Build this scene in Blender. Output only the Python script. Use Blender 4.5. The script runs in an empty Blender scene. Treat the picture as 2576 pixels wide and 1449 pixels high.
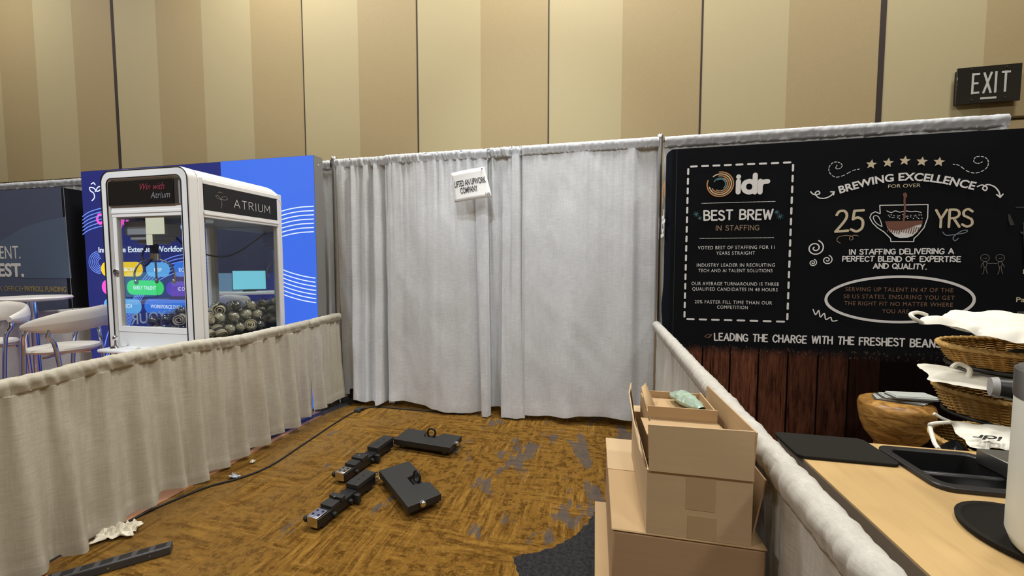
import bpy, math, random
from math import sin, cos, pi, radians, sqrt, atan2, exp
from mathutils import Vector, Matrix
from mathutils.noise import noise
SC = bpy.context.scene
COL = SC.collection
random.seed(7)

# ------------------------------------------------------------------ camera
CAM_H, FPX, YAW, PITCH = 1.38, 968.0, radians(12.18), radians(3.2)
cam_data = bpy.data.cameras.new('camera')
cam_data.sensor_width = 36.0
cam_data.lens = FPX / 2576.0 * 36.0
cam_data.clip_start = 0.02
cam = bpy.data.objects.new('camera', cam_data)
cam.location = (0, 0, CAM_H)
cam.rotation_euler = (pi / 2 - PITCH, 0, YAW)
COL.objects.link(cam)
SC.camera = cam

# ------------------------------------------------------------------ world, lamps, exposure
SC.view_settings.view_transform = 'Standard'
SC.view_settings.look = 'None'
SC.view_settings.exposure = 0.0
SC.view_settings.gamma = 1.0
SC.view_settings.use_curve_mapping = False
SC.cycles.use_denoising = True
W = bpy.data.worlds.new('world')
SC.world = W
W.use_nodes = True
W.node_tree.nodes['Background'].inputs[0].default_value = (1.0, 0.93, 0.82, 1)
W.node_tree.nodes['Background'].inputs[1].default_value = 0.05

def area_lamp(name, loc, size, power, color, rot=(0, 0, 0), spread=180):
    d = bpy.data.lights.new(name, 'AREA')
    d.shape = 'DISK'
    d.size = size
    d.energy = power
    d.color = color
    d.spread = radians(spread)
    o = bpy.data.objects.new(name, d)
    o.location = loc
    o.rotation_euler = rot
    COL.objects.link(o)
    return o

WARM = (1.0, 0.98, 0.945)
for i, (lx, ly, p) in enumerate([(-7.5, 2.2, 80), (-3.2, 2.65, 120), (-0.2, 2.75, 160), (2.8, 2.5, 105),
                                 (-4.2, -1.8, 120), (0.6, -2.0, 85), (3.2, -2.0, 95)]):
    area_lamp('ceiling_lamp', (lx, ly, 5.9), 0.7, p, WARM)

def spot_lamp(name, loc, aim, power, color, angle):
    d = bpy.data.lights.new(name, 'SPOT')
    d.energy = power; d.color = color; d.spot_size = radians(angle); d.spot_blend = 1.0; d.shadow_soft_size = 0.12
    o = bpy.data.objects.new(name, d); o.location = loc
    o.rotation_euler = (Vector(aim) - Vector(loc)).to_track_quat('-Z', 'Y').to_euler()
    COL.objects.link(o)
spot_lamp('added_fill_spot', (-0.6, -0.3, 5.9), (-0.65, 3.4, 2.1), 440, (0.86, 0.94, 1.0), 34)  # added cool spot that lifts the upper drape, not a known fixture
spot_lamp('added_fill_spot', (-3.6, -1.2, 5.9), (-3.05, 2.1, 1.5), 1000, (0.84, 0.92, 1.0), 20)  # second added spot, brightens the front of the claw machine

# ------------------------------------------------------------------ pixel -> place helpers (survey of the photograph)
_f = Vector((-sin(YAW) * cos(PITCH), cos(YAW) * cos(PITCH), -sin(PITCH)))
_r = Vector((cos(YAW), sin(YAW), 0))
_u = _r.cross(_f)
def ray(x, y):
    return _f * FPX + _r * (x - 1288) + _u * (724.5 - y)
def onZ(x, y, z=0.0):
    d = ray(x, y); d = d * ((z - CAM_H) / d.z); return Vector((d.x, d.y, z))
def onY(x, y, Y):
    d = ray(x, y); d = d * (Y / d.y); return Vector((d.x, Y, d.z + CAM_H))
def onX(x, y, X):
    d = ray(x, y); d = d * (X / d.x); return Vector((X, d.y, d.z + CAM_H))

# ------------------------------------------------------------------ materials
MATS = {}
def mat(name, color=(0.5, 0.5, 0.5), rough=0.5, metal=0.0, emit=None, estr=1.0, spec=0.5, bump=0.0, bscale=200, var=0.0, vscale=5.0):
    if name in MATS: return MATS[name]
    m = bpy.data.materials.new(name); m.use_nodes = True
    nt = m.node_tree; b = nt.nodes['Principled BSDF']
    b.inputs['Base Color'].default_value = (*color, 1)
    b.inputs['Roughness'].default_value = rough
    b.inputs['Metallic'].default_value = metal
    b.inputs['Specular IOR Level'].default_value = spec
    if emit:
        b.inputs['Emission Color'].default_value = (*emit, 1)
        b.inputs['Emission Strength'].default_value = estr
    if bump or var:
        tc = nt.nodes.new('ShaderNodeTexCoord')
    if bump:
        n = nt.nodes.new('ShaderNodeTexNoise'); n.inputs['Scale'].default_value = bscale
        n.inputs['Detail'].default_value = 3
        nt.links.new(tc.outputs['Object'], n.inputs['Vector'])
        bp = nt.nodes.new('ShaderNodeBump'); bp.inputs['Strength'].default_value = bump
        bp.inputs['Distance'].default_value = 0.004
        nt.links.new(n.outputs['Fac'], bp.inputs['Height'])
        nt.links.new(bp.outputs['Normal'], b.inputs['Normal'])
    if var:
        n2 = nt.nodes.new('ShaderNodeTexNoise'); n2.inputs['Scale'].default_value = vscale
        n2.inputs['Detail'].default_value = 5
        nt.links.new(tc.outputs['Object'], n2.inputs['Vector'])
        mx = nt.nodes.new('ShaderNodeMix'); mx.data_type = 'RGBA'
        mx.inputs['A'].default_value = (*[max(0, c * (1 - var)) for c in color], 1)
        mx.inputs['B'].default_value = (*[min(1, c * (1 + var)) for c in color], 1)
        nt.links.new(n2.outputs['Fac'], mx.inputs['Factor'])
        nt.links.new(mx.outputs['Result'], b.inputs['Base Color'])
    MATS[name] = m
    return m

class NT:
    """small node-tree writer"""
    def __init__(s, name):
        s.m = bpy.data.materials.new(name); s.m.use_nodes = True
        s.t = s.m.node_tree; s.b = s.t.nodes['Principled BSDF']; MATS[name] = s.m
    def n(s, typ, **kw):
        o = s.t.nodes.new(typ)
        for k, v in kw.items(): setattr(o, k, v)
        return o
    def put(s, sock, v):
        if hasattr(v, 'is_output') or isinstance(v, bpy.types.NodeSocket): s.t.links.new(v, sock)
        elif isinstance(v, tuple) and len(v) == 3 and sock.type == 'RGBA': sock.default_value = (*v, 1)
        else: sock.default_value = v
    def math(s, op, a, b=0.0, c=None, clamp=False):
        o = s.n('ShaderNodeMath', operation=op); o.use_clamp = clamp
        s.put(o.inputs[0], a); s.put(o.inputs[1], b)
        if c is not None: s.put(o.inputs[2], c)
        return o.outputs[0]
    def mix(s, f, a, b):
        o = s.n('ShaderNodeMix', data_type='RGBA')
        s.put(o.inputs['Factor'], f); s.put(o.inputs['A'], a); s.put(o.inputs['B'], b)
        return o.outputs['Result']
    def coord(s, kind='Object'):
        return s.n('ShaderNodeTexCoord').outputs[kind]
    def xyz(s, v):
        o = s.n('ShaderNodeSeparateXYZ'); s.put(o.inputs[0], v); return o.outputs
    def mapping(s, v, scale=(1, 1, 1), rot=(0, 0, 0), loc=(0, 0, 0)):
        o = s.n('ShaderNodeMapping'); s.put(o.inputs['Vector'], v)
        o.inputs['Scale'].default_value = scale; o.inputs['Rotation'].default_value = rot
        o.inputs['Location'].default_value = loc
        return o.outputs[0]
    def noise(s, v, scale, detail=4, rough=0.55, dist=0.0):
        o = s.n('ShaderNodeTexNoise'); s.put(o.inputs['Vector'], v)
        o.inputs['Scale'].default_value = scale; o.inputs['Detail'].default_value = detail
        o.inputs['Roughness'].default_value = rough; o.inputs['Distortion'].default_value = dist
        return o.outputs['Fac']
    def step(s, v, lo, hi):
        o = s.n('ShaderNodeMapRange'); s.put(o.inputs['Value'], v)
        o.inputs['From Min'].default_value = lo; o.inputs['From Max'].default_value = hi
        return o.outputs[0]
    def bump(s, h, strength=0.3, dist=0.004):
        o = s.n('ShaderNodeBump'); s.put(o.inputs['Height'], h)
        o.inputs['Strength'].default_value = strength; o.inputs['Distance'].default_value = dist
        s.t.links.new(o.outputs[0], s.b.inputs['Normal'])
    def base(s, c): s.put(s.b.inputs['Base Color'], c)
    def set(s, **kw):
        for k, v in kw.items(): s.b.inputs[k.replace('_', ' ')].default_value = v

# cloth of the drapes
def cloth_mat(name, col):
    k = NT(name); co = k.coord()
    slub = k.noise(k.mapping(co, (18, 18, 210)), 1.0, 3)
    fine = k.noise(k.mapping(co, (420, 420, 420)), 1.0, 2)
    blot = k.noise(co, 2.3, 3)
    warpv = k.noise(k.mapping(co, (170, 170, 9)), 1.0, 3)
    c = k.mix(k.step(k.math('ADD', k.math('MULTIPLY', slub, .6), k.math('MULTIPLY', warpv, .4)), 0.38, 0.64), tuple(v * 0.86 for v in col), tuple(min(1, v * 1.07) for v in col))
    c = k.mix(k.math('MULTIPLY', k.step(blot, 0.35, 0.7), 0.25), c, tuple(v * 0.9 for v in (col[0], col[1] * 0.98, col[2] * 0.93)))
    k.base(c); k.set(Roughness=0.85)
    k.b.inputs['Specular IOR Level'].default_value = 0.2
    h = k.math('ADD', k.math('MULTIPLY', slub, 0.35), k.math('MULTIPLY', fine, 0.6))
    k.bump(h, 0.22, 0.003)
    tr = k.n('ShaderNodeBsdfTranslucent'); k.put(tr.inputs['Color'], c)
    ms = k.n('ShaderNodeMixShader'); ms.inputs[0].default_value = 0.12
    k.t.links.new(k.b.outputs[0], ms.inputs[1]); k.t.links.new(tr.outputs[0], ms.inputs[2])
    k.t.links.new(ms.outputs[0], k.t.nodes['Material Output'].inputs[0])
    return k.m
M_DRAPE = cloth_mat('drape_cloth', (0.72, 0.745, 0.775))
M_RAIL = cloth_mat('rail_cloth', (0.59, 0.555, 0.455))

# striped ballroom wall
WALL_Y, ST_W, ST_0 = 3.75, 0.671, -5.822
k = NT('striped_wall'); co = k.coord(); x, y, z = k.xyz(co)
t = k.math('FRACT', k.math('DIVIDE', k.math('SUBTRACT', x, ST_0 - 20 * ST_W), 2 * ST_W))
dark = k.math('GREATER_THAN', t, 0.5)
fib = k.noise(k.mapping(co, (90, 90, 90)), 1.0, 4)
c = k.mix(dark, (0.440, 0.370, 0.205), (0.365, 0.280, 0.138))
c = k.mix(k.math('MULTIPLY', k.step(fib, 0.35, 0.7), 0.12), c, (0.52, 0.43, 0.25))
k.base(c); k.set(Roughness=0.75); k.bump(fib, 0.08, 0.003)
M_WALL = k.m

# carpet
k = NT('ballroom_carpet'); co = k.coord(); x, y, z = k.xyz(co)
warp = k.n('ShaderNodeVectorMath', operation='MULTIPLY_ADD')
wn_ = k.n('ShaderNodeTexNoise'); wn_.inputs['Scale'].default_value = 1.6; wn_.inputs['Detail'].default_value = 3; k.put(wn_.inputs['Vector'], co)
k.put(warp.inputs[0], wn_.outputs['Color']); warp.inputs[1].default_value = (0.07, 0.07, 0); k.put(warp.inputs[2], co)
cw = warp.outputs[0]
d1 = k.mapping(cw, (34, 3.6, 1), (0, 0, radians(-32)))
d2 = k.mapping(cw, (4.2, 30, 1), (0, 0, radians(14)))
s1 = k.noise(d1, 1.0, 8, 0.72); s2 = k.noise(d2, 1.0, 8, 0.72)
fine = k.noise(co, 55, 6, 0.75)
mott = k.noise(co, 17, 8, 0.78)
big = k.noise(co, 2.6, 4, 0.6)
sel = k.step(k.noise(co, 2.2, 4), 0.46, 0.54)
st = k.mix(sel, s1, s2)
st = k.mix(k.step(big, 0.44, 0.56), st, mott)
c = k.mix(k.step(st, 0.44, 0.56), (0.088, 0.038, 0.0032), (0.270, 0.142, 0.024))
c = k.mix(k.math('MULTIPLY', k.step(s1, 0.58, 0.63), 0.40), c, (0.34, 0.195, 0.046))
c = k.mix(k.math('MULTIPLY', k.step(mott, 0.50, 0.58), 0.60), c, (0.150, 0.070, 0.009))
c = k.mix(k.math('MULTIPLY', k.step(fine, 0.53, 0.64), 0.55), c, (0.34, 0.195, 0.048))
# trodden greyish zone by the left drape
tz = k.math('MULTIPLY', k.step(k.math('SUBTRACT', -1.25, x), 0.0, 0.9), k.step(k.math('ADD', big, k.math('MULTIPLY', s2, 0.4)), 0.55, 0.85))
c = k.mix(k.math('MULTIPLY', tz, 0.6), c, (0.205, 0.125, 0.045))
# worn blue grey patches, mostly toward the back of the booth
bl = k.noise(k.mapping(co, (4.6, 2.0, 1), (0, 0, radians(-30)), (3.1, 1.7, 0)), 1.0, 7, 0.64)
fx = k.math('MULTIPLY', k.step(x, -1.5, -0.5), k.step(y, 1.5, 2.6))
thr = k.math('ADD', bl, k.math('MULTIPLY', fx, 0.085))
blue = k.math('MULTIPLY', k.step(thr, 0.622, 0.650), k.step(fine, 0.36, 0.48))
c = k.mix(k.math('MULTIPLY', blue, 0.85), c, (0.080, 0.074, 0.074))
# charcoal figure of the carpet
def dist(cx, cy):
    a = k.math('SUBTRACT', x, cx); b = k.math('SUBTRACT', y, cy)
    return k.math('SQRT', k.math('ADD', k.math('MULTIPLY', a, a), k.math('MULTIPLY', b, b)))
wob = k.math('MULTIPLY', k.math('SUBTRACT', k.noise(co, 26, 4), 0.5), 0.05)
o1 = k.math('GREATER_THAN', k.math('ADD', dist(-0.577, 2.292), wob), 0.608)      # outside the ochre lobe
o2 = k.math('GREATER_THAN', k.math('ADD', k.math('ADD', x, k.math('MULTIPLY', y, 0.55)), wob), 0.575)
o3 = k.math('LESS_THAN', k.math('ADD', y, wob), 2.2)
dk = k.math('MULTIPLY', k.math('MULTIPLY', o1, o2), o3)
o4 = k.math('MULTIPLY', k.math('LESS_THAN', k.math('ADD', dist(1.35, 3.62), wob), 0.70), k.math('GREATER_THAN', x, 1.0))
dk = k.math('MAXIMUM', dk, o4)
o5 = k.math('MULTIPLY', k.math('GREATER_THAN', x, 1.33), k.math('LESS_THAN', k.math('ADD', dist(1.0, 2.62), wob), 0.42))
c = k.mix(dk, c, k.mix(k.step(fine, 0.4, 0.65), (0.016, 0.016, 0.018), (0.045, 0.044, 0.046)))
k.base(c); k.set(Roughness=0.95); k.b.inputs['Specular IOR Level'].default_value = 0.15
k.bump(k.noise(co, 220, 3), 0.6, 0.006)
M_CARPET = k.m

# printed fabric of the right display: chalkboard above timber boards
PL_W, PL_0 = 0.1945, 0.8167
k = NT('printed_board'); co = k.coord('Object'); x, y, z = k.xyz(co)
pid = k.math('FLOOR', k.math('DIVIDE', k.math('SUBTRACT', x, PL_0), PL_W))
fr = k.math('FRACT', k.math('DIVIDE', k.math('SUBTRACT', x, PL_0 - 5 * PL_W), PL_W))
edge = k.math('MAXIMUM', k.math('LESS_THAN', fr, 0.035), k.math('GREATER_THAN', fr, 0.975))
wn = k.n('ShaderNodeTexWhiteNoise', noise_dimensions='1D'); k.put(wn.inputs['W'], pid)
cb = k.n('ShaderNodeCombineXYZ'); k.put(cb.inputs[0], k.math('ADD', x, k.math('MULTIPLY', pid, 3.7))); k.put(cb.inputs[2], z)
gr = k.noise(k.mapping(cb.outputs[0], (34, 1, 3.2)), 1.0, 6, 0.65, 0.6)
gr2 = k.noise(k.mapping(cb.outputs[0], (120, 1, 9)), 1.0, 4, 0.6)
wood = k.mix(k.step(gr, 0.34, 0.66), (0.034, 0.011, 0.007), (0.230, 0.085, 0.046))
wood = k.mix(k.math('MULTIPLY', k.step(gr2, 0.5, 0.7), 0.5), wood, (0.30, 0.125, 0.070))
# shade toward the baskets painted in: each board darker than the last
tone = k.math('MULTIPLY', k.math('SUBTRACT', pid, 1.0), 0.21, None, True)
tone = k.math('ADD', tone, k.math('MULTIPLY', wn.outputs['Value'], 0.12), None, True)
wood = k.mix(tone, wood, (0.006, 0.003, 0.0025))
wood = k.mix(edge, wood, (0.004, 0.002, 0.002))
chalk = k.mix(k.noise(co, 3, 4), (0.0078, 0.0088, 0.0110), (0.0112, 0.0125, 0.0150))
sp = k.noise(k.mapping(co, (70, 1, 45)), 1.0, 3, 0.7)
zz = k.math('ADD', z, k.math('MULTIPLY', k.math('SUBTRACT', k.noise(k.mapping(co, (16, 1, 16)), 1.0, 4), 0.5), 0.07))
c = k.mix(k.step(zz, 0.70, 0.775), wood, chalk)
band = k.math('MULTIPLY', k.step(z, 0.70, 0.72), k.math('SUBTRACT', 1.0, k.step(z, 0.77, 0.79)))
c = k.mix(k.math('MULTIPLY', k.math('MULTIPLY', band, k.step(sp, 0.60, 0.66)), 0.75), c, (0.20, 0.13, 0.08))
k.base(c); k.set(Roughness=0.9); k.b.inputs['Specular IOR Level'].default_value = 0.04
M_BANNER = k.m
M_BLACKCLOTH = mat('black_fabric', (0.0065, 0.008, 0.013), 0.9, spec=0.05, bump=0.15, bscale=300)

# butcher block counter top
k = NT('butcher_block'); co = k.coord()
br = k.n('ShaderNodeTexBrick'); k.put(br.inputs['Vector'], k.mapping(co, (1, 1, 1), (0, 0, radians(90))))
br.offset = 0.37; br.inputs['Scale'].default_value = 1.0
br.inputs['Brick Width'].default_value = 0.62; br.inputs['Row Height'].default_value = 0.118
br.inputs['Mortar Size'].default_value = 0.0006
br.inputs['Color1'].default_value = (0.42, 0.27, 0.105, 1); br.inputs['Color2'].default_value = (0.56, 0.385, 0.170, 1)
br.inputs['Mortar'].default_value = (0.55, 0.36, 0.17, 1)
gr = k.noise(k.mapping(co, (40, 4, 5)), 1.0, 5, 0.6, 0.8)
c = k.mix(k.math('MULTIPLY', k.step(gr, 0.45, 0.68), 0.55), br.outputs['Color'], (0.46, 0.285, 0.125))
k.base(c); k.set(Roughness=0.42)
M_BLOCK = k.m
k = NT('grey_laminate'); co = k.coord()
gr = k.noise(k.mapping(co, (6, 6, 60)), 1.0, 4, 0.6, 0.4)
k.base(k.mix(gr, (0.235, 0.215, 0.185), (0.30, 0.275, 0.24))); k.set(Roughness=0.55)
M_LAMINATE = k.m
def cardboard(name, c1):
    k = NT(name); co = k.coord()
    n1 = k.noise(k.mapping(co, (3, 3, 90)), 1.0, 4); n2 = k.noise(co, 6, 4)
    c = k.mix(k.step(n1, 0.3, 0.7), tuple(v * 0.92 for v in c1), c1)
    c = k.mix(k.math('MULTIPLY', k.step(n2, 0.4, 0.65), 0.3), c, tuple(v * 0.85 for v in c1))
    k.base(c); k.set(Roughness=0.8); k.bump(n1, 0.12, 0.002)
    return k.m
M_CARD = cardboard('cardboard', (0.56, 0.415, 0.245))
M_CARD2 = cardboard('brown_cardboard', (0.42, 0.28, 0.155))
M_CARDIN = cardboard('inner_cardboard', (0.50, 0.34, 0.175))
M_TAPE = mat('packing_tape', (0.45, 0.32, 0.18), 0.35)
M_VINYL = mat('reddish_vinyl', (0.36, 0.17, 0.085), 0.5, var=0.25, vscale=9)
# wicker
k = NT('wicker'); co = k.coord()
n1 = k.noise(co, 60, 4); n2 = k.noise(co, 7, 3)
c = k.mix(n1, (0.42, 0.22, 0.050), (0.92, 0.62, 0.20)); c = k.mix(k.math('MULTIPLY', n2, 0.35), c, (0.30, 0.15, 0.04))
k.base(c); k.set(Roughness=0.5); M_WICKER = k.m
k = NT('carved_wood'); co = k.coord()
n1 = k.noise(k.mapping(co, (9, 9, 30)), 1.0, 5, 0.6, 1.2); n2 = k.noise(co, 30, 4)
c = k.mix(k.step(n1, .35, .65), (0.20, 0.088, 0.018), (0.58, 0.32, 0.085)); k.base(c); k.set(Roughness=0.36); k.bump(n2, 0.3, 0.006)
M_CARVED = k.m

M_CHROME = mat('chrome', (0.75, 0.76, 0.80), 0.12, 1.0)
M_STEEL = mat('brushed_steel', (0.42, 0.42, 0.41), 0.32, 1.0)
M_ALU = mat('aluminium_pole', (0.62, 0.63, 0.64), 0.30, 1.0)
M_BLACK = mat('black_powder_coat', (0.020, 0.020, 0.019), 0.55, var=0.2, vscale=20)
M_BLACKP = mat('black_plastic', (0.012, 0.012, 0.013), 0.38)
M_RUBBER = mat('black_rubber', (0.013, 0.013, 0.013), 0.65)
M_MATRUB = mat('charcoal_mat', (0.016, 0.0145, 0.012), 0.85, spec=.15, bump=0.2, bscale=400)
M_WHITEP = mat('white_enamel', (0.80, 0.80, 0.79), 0.32)
M_WHITES = mat('white_lacquer', (0.74, 0.73, 0.70), 0.35)
M_CUSH = mat('white_leatherette', (0.76, 0.73, 0.66), 0.45)
M_PAPER = mat('white_paper', (0.82, 0.82, 0.80), 0.7)
M_TISSUE = mat('cream_tissue', (0.85, 0.80, 0.66), 0.8)
M_TOTE = mat('white_tote_cloth', (0.78, 0.76, 0.66), 0.75, bump=0.2, bscale=500)
M_NOTE = mat('pale_yellow_paper', (0.66, 0.68, 0.52), 0.7)
M_INK = mat('black_ink', (0.012, 0.012, 0.012), 0.6)
M_CHALK = mat('white_print', (0.86, 0.86, 0.85), 0.7)
M_CREAM = mat('cream_print', (0.70, 0.60, 0.42), 0.7)
M_TANP = mat('tan_print', (0.42, 0.30, 0.19), 0.7)
M_BROWNP = mat('brown_print', (0.27, 0.150, 0.095), 0.7)
M_COCOA = mat('cocoa_print', (0.20, 0.085, 0.055), 0.7)
M_TEALP = mat('teal_print', (0.085, 0.22, 0.25), 0.7)
M_GREYP = mat('grey_print', (0.20, 0.19, 0.17), 0.7)
M_GREYB = mat('blue_grey_print', (0.19, 0.25, 0.28), 0.7)
M_ORANGE = mat('orange_print', (0.62, 0.30, 0.10), 0.7)
M_GOLDP = mat('gold_print', (0.46, 0.35, 0.14), 0.6)
M_DKPHOTO = mat('dark_photo_print', (0.045, 0.043, 0.042), 0.7)
M_SLATE = mat('slate_print', (0.105, 0.125, 0.200), 0.8, spec=.1)
M_SLATE2 = mat('slate_blue_print', (0.120, 0.165, 0.250), 0.8, spec=.1)
M_SLATEB = mat('black_side_fabric', (0.010, 0.010, 0.014), 0.8, spec=.08)
M_PLASTICBAG = mat('clear_green_film', (0.36, 0.48, 0.38), 0.2)
def emis(name, col, s): return mat(name, tuple(v * 0.3 for v in col), 0.5, emit=col, estr=s)
E_NAVY = emis('backlit_navy', (0.016, 0.022, 0.150), 1.0)
E_BLUE = emis('backlit_blue', (0.048, 0.145, 0.70), 1.0)
E_WHITE = emis('backlit_white', (0.80, 0.88, 1.0), 1.0)
E_LINE = emis('backlit_line_blue', (0.17, 0.30, 0.95), 1.0)
E_YEL = emis('backlit_yellow', (0.95, 0.62, 0.02), 1.0)
E_SKY = emis('backlit_sky', (0.13, 0.42, 0.86), 1.0)
E_MID = emis('backlit_mid_blue', (0.04, 0.19, 0.78), 1.0)
E_PINK = emis('backlit_pink', (0.95, 0.10, 0.62), 1.0)
E_GREEN = emis('backlit_green', (0.035, 0.68, 0.13), 1.0)
E_PURP = emis('backlit_purple', (0.085, 0.03, 0.50), 1.0)
E_PALE = emis('backlit_pale_blue', (0.28, 0.52, 0.85), 1.0)
E_TEAL = emis('screen_teal', (0.20, 0.62, 0.72), 1.1)
E_LED = emis('red_switch_light', (1.0, 0.10, 0.05), 3.0)
E_NEONP = mat('pink_neon_print', (0.30, 0.035, 0.06), 0.6)
E_NEONW = mat('grey_neon_print', (0.22, 0.22, 0.24), 0.6)

def glass_mat(name, tint=(1, 1, 1), refl=0.06):
    m = bpy.data.materials.new(name); m.use_nodes = True; nt = m.node_tree
    for n in list(nt.nodes):
        if n.type == 'BSDF_PRINCIPLED': nt.nodes.remove(n)
    tr = nt.nodes.new('ShaderNodeBsdfTransparent'); tr.inputs[0].default_value = (*tint, 1)
    gl = nt.nodes.new('ShaderNodeBsdfGlossy'); gl.inputs['Roughness'].default_value = 0.02
    fr = nt.nodes.new('ShaderNodeLayerWeight'); fr.inputs['Blend'].default_value = 0.25
    ml = nt.nodes.new('ShaderNodeMath'); ml.operation = 'MULTIPLY_ADD'
    ml.inputs[1].default_value = 0.16; ml.inputs[2].default_value = refl
    nt.links.new(fr.outputs['Fresnel'], ml.inputs[0])
    mx = nt.nodes.new('ShaderNodeMixShader')
    nt.links.new(ml.outputs[0], mx.inputs[0]); nt.links.new(tr.outputs[0], mx.inputs[1]); nt.links.new(gl.outputs[0], mx.inputs[2])
    nt.links.new(mx.outputs[0], nt.nodes['Material Output'].inputs[0])
    MATS[name] = m
    return m
M_GLASS = glass_mat('clear_pane', (0.96, 0.98, 0.98), 0.015)
M_CAPS = glass_mat('clear_capsule', (0.92, 0.94, 0.92), 0.16)
M_MIRROR = mat('mirror', (0.72, 0.75, 0.80), 0.02, 1.0)

# ------------------------------------------------------------------ mesh helpers
BASE = {}
def cat_rom(pts, n=6, closed=False):
    pts = [Vector(p) for p in pts]
    if len(pts) < 3: return pts
    out = []; N = len(pts); rng = range(N if closed else N - 1)
    for i in rng:
        if closed: p0, p1, p2, p3 = pts[(i - 1) % N], pts[i], pts[(i + 1) % N], pts[(i + 2) % N]
        else: p0, p1, p2, p3 = pts[max(i - 1, 0)], pts[i], pts[i + 1], pts[min(i + 2, N - 1)]
        for j in range(n):
            t = j / n
            out.append(0.5 * ((2 * p1) + (p2 - p0) * t + (2 * p0 - 5 * p1 + 4 * p2 - p3) * t * t + (3 * p1 - p0 - 3 * p2 + p3) * t ** 3))
    if not closed: out.append(pts[-1].copy())
    return out

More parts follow.
